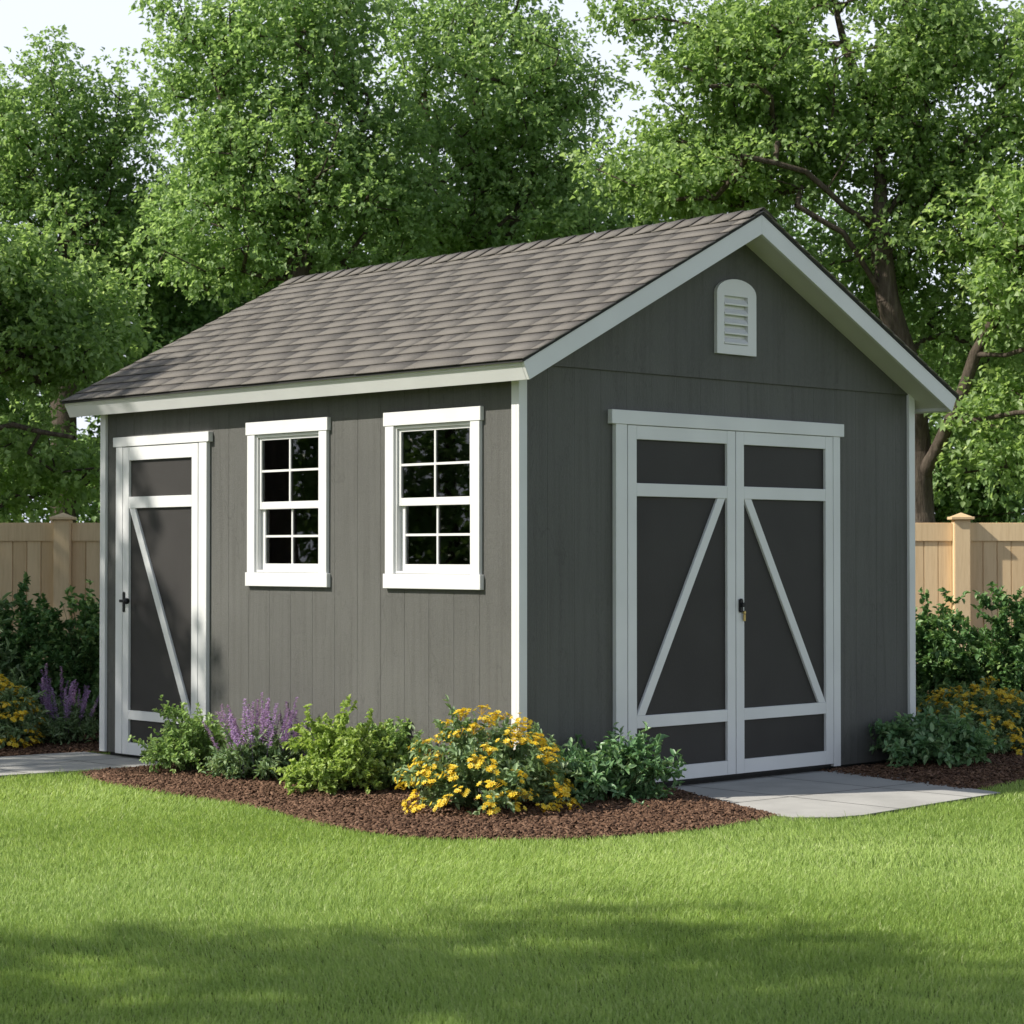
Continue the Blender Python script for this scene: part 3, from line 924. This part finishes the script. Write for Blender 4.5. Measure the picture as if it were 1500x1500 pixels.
def P3(px, py, d, dz=0):
    r, z = sz(px, py, d); x, y, _ = at(r, d); return (x, y, z + dz)
def lobe(px, py, d, rpx, rpy, depth, n):
    x, y, z = P3(px, py, d); s = d / 3224.0
    return (x, y, z, max(rpx * s, depth * .8), max(rpx * s, depth * .8), rpy * s, n)

# big tree at the right behind the fence
D = 23.5
bx = at(sz(1350, 0, D)[0], D)
make_tree('maple_tree', bx,
    [[bx, P3(1352, 800, D), P3(1346, 660, D), P3(1338, 560, D - .2), P3(1300, 440, D - .3), P3(1290, 330, D - .3), P3(1290, 200, D), P3(1240, 60, D), P3(1210, -60, D)],
     [P3(1350, 690, D), P3(1392, 620, D - .4), P3(1432, 520, D - .6), P3(1470, 440, D - .8), P3(1530, 410, D - 1), P3(1620, 330, D - 1)],
     [P3(1436, 520, D - .6), P3(1475, 520, D - .9), P3(1540, 500, D - 1.2)],
     [P3(1385, 640, D - .4), P3(1440, 612, D - .8), P3(1540, 598, D - 1.2)],
     [P3(1292, 350, D - .3), P3(1240, 300, D - .6), P3(1180, 250, D - .8), P3(1090, 225, D - 1)],
     [P3(1292, 330, D - .3), P3(1340, 250, D), P3(1360, 150, D)],
     [P3(1300, 430, D - .3), P3(1235, 340, D - .6), P3(1170, 300, D - .7)]],
    [lobe(1085, 110, D, 115, 125, .8, 70), lobe(1240, 60, D, 190, 170, 1.2, 130), lobe(1420, 140, D, 150, 190, 1.3, 120),
     lobe(980, 250, D, 130, 70, .7, 55), lobe(1150, 240, D, 150, 60, .9, 50), lobe(1400, 330, D, 150, 100, 1.2, 75),
     lobe(1230, 420, D + .8, 130, 70, .8, 45), lobe(1380, 500, D + 1.2, 150, 90, .8, 50), lobe(935, 10, D, 50, 30, .3, 8)],
    'large spreading leafy tree with a forked brown trunk behind the fence right of the shed', M['leaf_a'], seed=21, base_r=.15, leaf=.072, per=132, heavy={1: 90, 2: 20, 3: 22, 0: 10, 4: 1})
# tree standing off to the right, its limbs reach into view
D = 22.3
bx = at(sz(1690, 0, D)[0], D)
make_tree('maple_tree', bx,
    [[bx, P3(1690, 600, D), P3(1700, 300, D), P3(1690, 100, D)], [P3(1690, 560, D), P3(1560, 400, D - .3)]],
    [lobe(1640, 150, D, 150, 200, 1.1, 60), lobe(1570, 420, D, 130, 140, .9, 60), lobe(1480, 330, D, 60, 90, .5, 20), lobe(1500, 640, D + 1.0, 140, 80, .7, 40)],
    'bright leafy tree whose boughs reach in from the right edge of the garden', M['leaf_a'], seed=22, base_r=.15, leaf=.078, tint_sh=.10, per=130)
# middle tree
D = 27.0
bx = at(sz(720, 0, D)[0], D)
make_tree('poplar_tree', bx,
    [[bx, P3(722, 500, D), P3(700, 260, D), P3(690, 60, D)], [P3(715, 420, D), P3(780, 250, D), P3(810, 90, D)], [P3(712, 400, D), P3(640, 260, D), P3(620, 120, D)]],
    [lobe(700, 130, D, 140, 130, 1.0, 105), lobe(790, 220, D, 90, 110, .9, 60), lobe(640, 280, D, 120, 110, 1.0, 75), lobe(800, 70, D, 40, 45, .5, 10), lobe(850, 130, D, 35, 45, .4, 8),
     lobe(770, 340, D, 130, 90, 1.0, 65), lobe(600, 20, D, 50, 50, .5, 12), lobe(720, -10, D, 90, 40, .5, 18)],
    'pale green tree with an open top rising behind the middle of the shed roof', M['leaf_b'], seed=23, base_r=.16, leaf=.072)
# left centre tree, tallest
D = 25.5
bx = at(sz(420, 0, D)[0], D)
make_tree('poplar_tree', bx,
    [[bx, P3(430, 560, D), P3(440, 330, D), P3(440, 120, D), P3(430, -60, D)], [P3(438, 330, D), P3(340, 200, D), P3(300, 60, D)], [P3(436, 380, D), P3(520, 250, D), P3(540, 140, D)],
     [P3(432, 300, D - .8), P3(470, 250, D - 1), P3(500, 180, D - 1)]],
    [lobe(430, 60, D, 110, 150, 1.0, 115), lobe(300, 130, D, 70, 120, .7, 44), lobe(270, 30, D, 40, 60, .4, 10), lobe(420, 260, D, 150, 100, 1.2, 95), lobe(520, 330, D, 120, 110, 1.0, 65),
     lobe(330, 340, D, 110, 90, 1.0, 55), lobe(500, 20, D, 50, 50, .4, 12), lobe(560, 230, D, 70, 80, .6, 25)],
    'tallest pale green tree with an airy crown behind the left half of the shed roof', M['leaf_b'], seed=24, base_r=.17, leaf=.070)
# left tree
D = 28.5
bx = at(sz(90, 0, D)[0], D)
make_tree('poplar_tree', bx,
    [[bx, P3(95, 560, D), P3(90, 300, D), P3(70, 120, D)], [P3(92, 360, D), P3(160, 240, D), P3(175, 110, D)], [P3(92, 400, D), P3(0, 260, D)]],
    [lobe(50, 215, D, 110, 125, 1.2, 84), lobe(160, 205, D, 60, 115, .7, 38), lobe(-40, 230, D, 100, 110, 1.1, 50), lobe(110, 350, D, 160, 110, 1.3, 90), lobe(230, 330, D, 80, 90, 1.0, 35), lobe(75, 85, D, 25, 40, .3, 5)],
    'green tree with two rounded tops at the far left of the tree line', M['leaf_b'], seed=25, base_r=.17, leaf=.072, tint_sh=-.08)
# lower left tree, close to the fence, lit from the left
D = 22.0
bx = at(sz(-70, 0, D)[0], D)
make_tree('maple_tree', bx,
    [[bx, P3(-70, 640, D), P3(-40, 520, D), P3(-20, 420, D)], [P3(-70, 660, D), P3(20, 620, D - .3), P3(100, 640, D - .4)], [P3(-50, 540, D), P3(40, 530, D - .2)]],
    [lobe(10, 430, D, 90, 90, .8, 55), lobe(60, 520, D, 90, 60, .7, 34), lobe(40, 690, D + .6, 120, 60, .7, 45), lobe(-80, 480, D, 90, 120, .9, 40), lobe(130, 470, D + .8, 60, 60, .5, 20)],
    'low broad tree with dark boughs above the fence at the left edge', M['leaf_a'], seed=26, base_r=.14, leaf=.076, per=130, heavy={1: 14, 2: 8})
# dark understorey trees closing the view behind
und = [(-60, 560, 30.5, 150, 190, 80, ''), (200, 480, 30.0, 150, 170, 105, ''), (330, 640, 29.0, 140, 150, 80, ''), (560, 460, 31.0, 170, 160, 70, ''),
       (400, 480, 31.5, 140, 130, 90, ''), (800, 400, 30.0, 160, 160, 75, ''), (1010, 360, 30.5, 150, 140, 65, ''), (1200, 480, 29.0, 150, 190, 70, ''), (1420, 620, 28.0, 150, 170, 75, ''), (1600, 500, 29.5, 150, 240, 70, '')]
ulab = ['dark shaded tree behind the fence at the left edge', 'dark green tree filling the gap above the left end of the shed roof',
        'dark bushy tree low behind the far left corner of the shed', 'dark tree low behind the middle of the roof slope', 'dark tree right behind the left end of the roof ridge',
        'dark tree just above the shed ridge, left of its middle', 'dark tree just left of the shed gable peak',
        'dark tree behind the right slope of the gable', 'dark shaded tree behind the forked trunk at the right', 'dark tree at the far right edge behind the fence']
for i, (px, py, D, rx, ry, n, _) in enumerate(und):
    bx = at(sz(px, 0, D)[0], D)
    make_tree('broadleaf_tree', bx, [[bx, P3(px, 760, D), P3(px + 10, py, D), P3(px + 5, py - ry * .6, D)]],
              [lobe(px, py, D, rx, ry, 1.4, int(n * 1.35)), lobe(px, 720, D, rx, 90, 1.2, n // 2)],
              ulab[i], M['leaf_d'], seed=40 + i, base_r=.13, leaf=.095, per=160, cl_r=.6, min_z=.5, group='dark trees closing the background')

# shade trees standing out of the picture to the left: they throw the lawn and door shadows
def free_tree(name, x, y, h, r, n, seed, label, squash=.75, leaf=.11, cl=.5, per=120, group='shade trees left of the garden'):
    b = (x, y, 0)
    lobes = [(x, y, h, r, r, r * squash, n)]
    make_tree(name, b, [[b, (x + .1, y, h * .4), (x, y + .1, h * .8), (x, y, h + r * .3)]], lobes, label, M['leaf_a'], leaf=leaf, per=per, seed=seed, base_r=.2, cl_r=cl, group=group)
free_tree('maple_tree', -11.9, -1.4, 6.0, 3.7, 330, 61, 'leafy tree left of the near lawn that throws the long shadow over the grass', leaf=.12, per=110)
free_tree('maple_tree', -5.1, 8.7, 6.0, 2.9, 250, 62, 'leafy tree left of the side door that dapples the door with shade')
free_tree('maple_tree', -2.7, 11.8, 6.2, 3.2, 320, 63, 'leafy tree at the left that keeps the left fence in shade')

make_tree('broadleaf_tree', (-8.4, 9.9, 0), [[(-8.4, 9.9, 0), (-8.4, 9.9, 1.5), (-8.3, 9.8, 3.4)]], [(-8.4, 9.9, 2.2, 2.6, 2.6, 2.2, 170)],
          'low dark tree added out of view at the left to darken the shed window reflections', M['leaf_d'], leaf=.12, per=120, seed=64, cl_r=.5, min_z=.3)  # unseen tree, added so the panes mirror dark foliage instead of bright sky

# ------------------------------------------------------------------ shrubs and flowers
def make_shrub(name, x, y, rx, h, label, mat, cat='shrub', stems=26, leaf=.030, aspect=.6, n_leaf=2600, seed=1, ry=None, droop=.25, group=None, tint_sh=0, upright=.4, loose=.12, bottom=.02, fill=.55, rz=0.0):
    rg = np.random.default_rng(seed); ry = ry or rx
    root = empty(name, (x, y, bottom)); tag(root, label, cat, group)
    a = rg.uniform(0, 2 * np.pi, stems); el = np.arcsin(rg.uniform(.10, 1.0, stems))
    k = rg.uniform(1 - loose * 1.6, 1 + loose, stems)
    E = np.stack([np.cos(a) * np.cos(el) * rx * k, np.sin(a) * np.cos(el) * ry * k, np.sin(el) * h * k], 1)
    S0 = E * np.array([.12, .12, 0]); Mid = S0 * .5 + E * np.array([.42, .42, .0]) + np.array([0, 0, 1]) * (E[:, 2:3] * .55 + h * .12)
    ts = np.linspace(0, 1, 8)[:, None, None]
    cur = (1 - ts) ** 2 * S0 + 2 * ts * (1 - ts) * Mid + ts ** 2 * E      # (8, stems, 3)
    A = cur[:-1].reshape(-1, 3); B = cur[1:].reshape(-1, 3)
    rr = np.linspace(.0045, .0014, 8)[:, None].repeat(stems, 1)
    V, F = tubes(A, B, rr[:-1].ravel(), rr[1:].ravel(), 4)
    # side twigs with leaves
    nt = stems * 9
    si = rg.integers(0, stems, nt); t = rg.uniform(.25, 1, nt)[:, None]
    P = (1 - t) ** 2 * S0[si] + 2 * t * (1 - t) * Mid[si] + t ** 2 * E[si]
    tg = unit(2 * (1 - t) * (Mid[si] - S0[si]) + 2 * t * (E[si] - Mid[si]))
    dirn = unit(tg * .7 + rg.normal(0, .55, (nt, 3)) + np.array([0, 0, upright * .6]))
    tl = rg.uniform(.05, .14, nt)[:, None] * (rx / .3) ** .5
    Q = P + dirn * tl
    keep = Q[:, 2] > .005
    P, Q, dirn = P[keep], Q[keep], dirn[keep]; nt = len(P)
    V2, F2 = tubes(P, Q, np.full(nt, .0013), np.full(nt, .0007), 3)
    np_obj('stems', np.concatenate([V, V2]), [F, F2 + len(V)], M['stem'], root)
    # leaves on twigs
    li = rg.integers(0, nt, n_leaf); u = rg.uniform(.1, 1.05, n_leaf)[:, None]
    lp = P[li] + (Q[li] - P[li]) * u
    ld = unit(dirn[li] * .6 + rg.normal(0, .7, (n_leaf, 3)) + np.array([0, 0, upright * .5]))
    lp[:, 2] = np.maximum(lp[:, 2], .01)
    nh = unit(rg.normal(0, .45, (n_leaf, 3)) + np.array([0, 0, 1.0]) + unit(lp) * .4)
    ln = leaf * rg.uniform(.6, 1.25, n_leaf); wd = ln * aspect * rg.uniform(.8, 1.2, n_leaf)
    tt = rg.normal(0, .10, nt)[li]
    ti = np.clip(.5 + tint_sh + tt + (u[:, 0] - .5) * .25 + rg.normal(0, .14, n_leaf), 0, 1)
    V, F, T = leaf_arrays(lp, ld, nh, ln, wd, ti, six=True, droop=droop)
    V[:, 2] = np.maximum(V[:, 2], .004)
    np_obj('foliage', V, [F], mat, root, [T])
    return root, rg

def flower_meshes():
    out = []
    for k in range(5):
        rg = np.random.default_rng(100 + k); Vs = []; Fs = []; Ts = []; nv = 0
        nf = rg.integers(7, 13)
        for j in range(nf):
            c = np.array([*rg.normal(0, .022, 2), rg.uniform(-.008, .014)]); ax = unit(np.array([c[0] * 14, c[1] * 14, 1.0]))
            npet = 7
            s = unit(np.cross(ax, [1, .2, 0])); u = np.cross(ax, s)
            ang = np.arange(npet) * 2 * np.pi / npet + rg.random()
            d = np.cos(ang)[:, None] * s + np.sin(ang)[:, None] * u + ax * rg.uniform(.15, .6)
            n = np.repeat(ax[None], npet, 0)
            V, F, T = leaf_arrays(np.repeat(c[None], npet, 0), d, n, np.full(npet, .0165) * rg.uniform(.8, 1.15), np.full(npet, .0105), np.clip(rg.normal(.55, .2, npet), .1, 1), six=False, fold=.12, droop=.1)
            Vs.append(V); Fs.append(F + nv); Ts.append(T); nv += len(V)
            V, F = tubes(np.array([[0, 0, -.03]]), c[None] + ax * .003, np.array([.0012]), np.array([.0012]), 3); Vs.append(V); Fs.append(F[:, :3] + nv); Fs.append(F[:, [0, 2, 3]] + nv); Ts.append(np.zeros(6)); nv += len(V)
            # centre dot
            V = np.array([c + ax * .006 + (s * math.cos(t) + u * math.sin(t)) * .0042 for t in np.linspace(0, 5.2, 6)] + [c + ax * .0085])
            F = np.array([[i, (i + 1) % 6, 6] for i in range(6)]); Vs.append(V); Fs.append(F + nv); Ts.append(np.zeros(6)); nv += 7
        out.append(np_mesh('flower_cluster', np.concatenate(Vs), [np.concatenate(Fs)], M['yellow'], [np.concatenate(Ts)]))
    return out
FLW = flower_meshes()

def spike_meshes():
    out = []
    for k in range(5):
        rg = np.random.default_rng(200 + k); n = 150; Ls = [.19, .22, .17, .24, .20][k]
        t = np.sort(rg.random(n)) ** .9; z = t * Ls; rad = .013 * (1 - t * .7) * (.55 + .45 * np.sin(t * 58) ** 2)
        a = rg.uniform(0, 2 * np.pi, n)
        d = np.stack([np.cos(a), np.sin(a), rg.uniform(.2, .9, n)], 1); bend = np.stack([.02 * (z / Ls) ** 2, 0 * z, 0 * z], 1)
        P = np.stack([np.cos(a) * rad * .4, np.sin(a) * rad * .4, z], 1) + bend
        ti = np.clip(rg.normal(.45, .2, n), 0, 1)
        V, F, T = leaf_arrays(P, d, np.tile([[0, 0, 1.0]], (n, 1)), rad * 1.1 + .006, np.full(n, .0075), ti, six=False, fold=.3)
        z0 = np.array([[0, 0, -.10]]); 
        V2, F2 = tubes(z0, np.array([[.015, 0, Ls * .9]]), np.array([.0012]), np.array([.0008]), 4)
        out.append(np_mesh('flower_spike', np.concatenate([V, V2]), [F, F2 + len(V)], M['purple'], [T, np.zeros(len(F2))]))
    return out
SPK = spike_meshes()

def add_parts(root, meshes, name, pts, dirs, rg, s0=.8, s1=1.2):
    for p, d in zip(pts, dirs):
        o = bpy.data.objects.new(name, meshes[int(rg.integers(0, len(meshes)))])
        o.location = p
        q = Vector(d).to_track_quat('Z', 'Y'); e = q.to_euler(); o.rotation_mode = 'XYZ'
        o.rotation_euler = (q @ Matrix.Rotation(float(rg.uniform(0, 6.28)), 3, 'Z').to_quaternion()).to_euler()
        s = float(rg.uniform(s0, s1)); o.scale = (s, s, s)
        link(o, root)

def flower_shrub(x, y, rx, h, n, label, seed, mat=None, ry=None, face=None):
    root, rg = make_shrub('flowering_shrub', x, y, rx * .93, h * .9, label, mat or M['sage'], 'flowering shrub', 54, .038, .46, 7600, seed, ry=ry, upright=.3, group='yellow flowering shrubs')
    i = np.arange(n) + .5; zz_ = 1 - i / n * .96; ph = i * 2.39996 + seed
    v = unit(np.stack([np.cos(ph) * np.sqrt(1 - zz_ ** 2), np.sin(ph) * np.sqrt(1 - zz_ ** 2), zz_], 1) + rg.normal(0, .09, (n, 3))); v[:, 2] = np.abs(v[:, 2])
    k = rg.uniform(.86, 1.06, len(v))[:, None]
    pts = v * np.array([rx, ry or rx, h]) * k; pts[:, 2] = np.maximum(pts[:, 2], .05)
    add_parts(root, FLW, 'flower_cluster', pts, unit(v * .6 + np.array([0, 0, .8]) + rg.normal(0, .15, v.shape)), rg, .85, 1.3)
    return root

def spike_plant(x, y, rx, h, n, label, seed):
    root, rg = make_shrub('lavender_plant', x, y, rx * .9, h * .62, label, M['sage'], 'lavender', 46, .040, .34, 5200, seed, upright=.8, group='purple spiked flowering plants')
    a = rg.uniform(0, 2 * np.pi, n); q = np.sqrt(rg.random(n))
    pts = np.stack([np.cos(a) * q * rx * .8, np.sin(a) * q * rx * .8, h * .60 * (1 - .25 * q) * rg.uniform(.75, 1.1, n)], 1)
    d = np.stack([np.cos(a) * q * .45, np.sin(a) * q * .45, np.ones(n)], 1) + rg.normal(0, .08, (n, 3))
    add_parts(root, SPK, 'flower_spike', pts, d, rg, .9, 1.3)
    return root

def gp(px, d, dd_=0):
    r = (px - 750) / 3224.0 * d; p = at(r, d + dd_); return p[0], p[1]

x, y = gp(282, 13.05, .0); make_shrub('green_shrub', x, y, .32, .34, 'small green shrub in front of the side door, leftmost in the front bed', M['shrub_g'], 'shrub', 52, .026, .62, 9000, 1, loose=.2)
x, y = gp(385, 12.65); spike_plant(x, y, .31, .42, 38, 'purple spiked plant between two green shrubs in the front bed', 2)
x, y = gp(492, 11.95); make_shrub('lime_shrub', x, y, .31, .41, 'lime green shrub in the middle of the front bed', M['shrub_l'], 'shrub', 54, .026, .74, 11000, 3, loose=.17)
x, y = gp(578, 12.1); make_shrub('green_shrub', x, y, .24, .39, 'narrow mid green shrub between the lime shrub and the yellow flowers', M['shrub_g'], 'shrub', 42, .025, .70, 7500, 4, loose=.17)
x, y = gp(710, 11.1); flower_shrub(x, y, .43, .50, 100, 'large yellow flowering shrub at the near corner of the shed', 5)
x, y = gp(893, 11.55); make_shrub('leafy_shrub', x, y, .34, .29, 'low glossy green shrub left of the double doors', M['shrub_d'], 'shrub', 48, .044, .52, 4800, 6, loose=.18)

# left of the path
x, y = gp(-4, 14.7); flower_shrub(x, y, .30, .48, 70, 'yellow flowering shrub at the left edge beyond the path', 7)
x, y = gp(95, 14.95); spike_plant(x, y, .27, .48, 30, 'purple spiked plant beside the yellow flowers at the left edge', 8)
# right of the pad
x, y = gp(1440, 14.5); flower_shrub(x, y, .52, .46, 100, 'shaded yellow flowering shrub in front of the right hedge', 9)
x, y = gp(1360, 13.5); make_shrub('leafy_shrub', x, y, .39, .29, 'low shaded green shrub right of the double doors', M['shrub_d'], 'shrub', 46, .050, .52, 4600, 10, loose=.12)

# hedges: rows of bushes, each a thing
for i, (px, d, r_, h_, lab, m_) in enumerate([
    (128, 16.0, .48, .93, 'dense dark green hedge bush against the far left corner of the shed', 'hedge'),
    (45, 16.1, .46, .97, 'dark green hedge bush behind the purple spikes', 'hedge'),
    (-45, 15.9, .42, .98, 'long leaved dark bush at the left edge of the hedge', 'sage'),
    (-140, 16.3, .45, .95, 'dark hedge bush beyond the left edge', 'hedge'),
    (1370, 16.6, .46, .98, 'leafy hedge bush against the far right corner of the shed', 'hedge'),
    (1452, 16.2, .50, 1.02, 'tallest loose hedge bush in front of the right fence post', 'hedge'),
    (1545, 16.4, .50, 1.0, 'dark hedge bush at the right edge', 'hedge'),
    (1650, 16.4, .5, .98, 'hedge bush beyond the right edge', 'hedge')]):
    x, y = gp(px, d)
    make_shrub('hedge_bush', x, y, r_, h_, lab, M[m_], 'hedge', 60, .046 if m_ == 'hedge' else .09, .62 if m_ == 'hedge' else .28, 10500 if m_ == 'hedge' else 5000, 70 + i, loose=.12, upright=.35, group='hedge bushes along the fence')

# ------------------------------------------------------------------ light, sky, camera
SUN_AZ_VEC = Vector((-.891, .454, 0)); EL = R(40.5)
sdir = Vector((SUN_AZ_VEC.x * math.cos(EL), SUN_AZ_VEC.y * math.cos(EL), math.sin(EL)))
sun = bpy.data.lights.new('sun', 'SUN'); sun.energy = 4.4; sun.angle = R(0.7); sun.color = (1.0, .945, .85)
so = bpy.data.objects.new('sun', sun); so.rotation_euler = (-sdir).to_track_quat('-Z', 'Y').to_euler(); link(so)

world = bpy.data.worlds.new('World'); scene.world = world; world.use_nodes = True
nt = world.node_tree; nt.nodes.clear()
out = nt.nodes.new('ShaderNodeOutputWorld'); bg = nt.nodes.new('ShaderNodeBackground'); sky = nt.nodes.new('ShaderNodeTexSky')
sky.sky_type = 'NISHITA'; sky.sun_disc = False; sky.sun_elevation = EL
sky.sun_rotation = math.atan2(SUN_AZ_VEC.x, SUN_AZ_VEC.y)
sky.dust_density = 1.5; sky.air_density = 1.0
tc = nt.nodes.new('ShaderNodeTexCoord'); mp = nt.nodes.new('ShaderNodeMapping'); mp.inputs['Scale'].default_value = (1, 1, 3.0)
nz = nt.nodes.new('ShaderNodeTexNoise'); nz.inputs['Scale'].default_value = 2.2; nz.inputs['Detail'].default_value = 6
rp = nt.nodes.new('ShaderNodeValToRGB'); rp.color_ramp.elements[0].position = .25; rp.color_ramp.elements[0].color = (.94,) * 3 + (1,)
rp.color_ramp.elements[1].position = .7; rp.color_ramp.elements[1].color = (1.0,) * 3 + (1,)
# thin bright haze low in the sky, clear blue overhead
sep = nt.nodes.new('ShaderNodeSeparateXYZ'); el = nt.nodes.new('ShaderNodeValToRGB')
el.color_ramp.elements[0].position = .24; el.color_ramp.elements[0].color = (1, 1, 1, 1)
el.color_ramp.elements[1].position = .45; el.color_ramp.elements[1].color = (.10, .10, .10, 1)
mul = nt.nodes.new('ShaderNodeMath'); mul.operation = 'MULTIPLY'
mx = nt.nodes.new('ShaderNodeMix'); mx.data_type = 'RGBA'; mx.inputs[7].default_value = (10.2, 10.9, 12.2, 1)
nt.links.new(tc.outputs['Generated'], mp.inputs[0]); nt.links.new(mp.outputs[0], nz.inputs['Vector']); nt.links.new(nz.outputs[0], rp.inputs[0])
nt.links.new(tc.outputs['Generated'], sep.inputs[0]); nt.links.new(sep.outputs[2], el.inputs[0])
nt.links.new(rp.outputs[0], mul.inputs[0]); nt.links.new(el.outputs[0], mul.inputs[1])
nt.links.new(mul.outputs[0], mx.inputs[0]); nt.links.new(sky.outputs[0], mx.inputs[6]); nt.links.new(mx.outputs[2], bg.inputs[0])
bg.inputs[1].default_value = 0.075
nt.links.new(bg.outputs[0], out.inputs[0])

cam = bpy.data.cameras.new('camera'); co = bpy.data.objects.new('camera', cam); link(co)
cam.sensor_width = 36; cam.lens = 3224.6 / 1500 * 36; cam.clip_end = 1200
fwv = Vector((SY * math.cos(PITCH), CY * math.cos(PITCH), math.sin(PITCH)))
co.location = CAM; co.rotation_euler = fwv.to_track_quat('-Z', 'Y').to_euler()
cam.dof.use_dof = True; cam.dof.focus_distance = 11.8; cam.dof.aperture_fstop = 9
scene.camera = co

scene.render.engine = 'CYCLES'
scene.cycles.use_denoising = True
scene.cycles.use_adaptive_sampling = True
scene.cycles.adaptive_threshold = 0.015
scene.cycles.max_bounces = 6; scene.cycles.diffuse_bounces = 3; scene.cycles.glossy_bounces = 3
scene.cycles.transmission_bounces = 4; scene.cycles.transparent_max_bounces = 8
scene.cycles.caustics_reflective = False; scene.cycles.caustics_refractive = False
scene.view_settings.view_transform = 'Standard'; scene.view_settings.look = 'None'
scene.view_settings.exposure = 0.36; scene.view_settings.gamma = 1.0
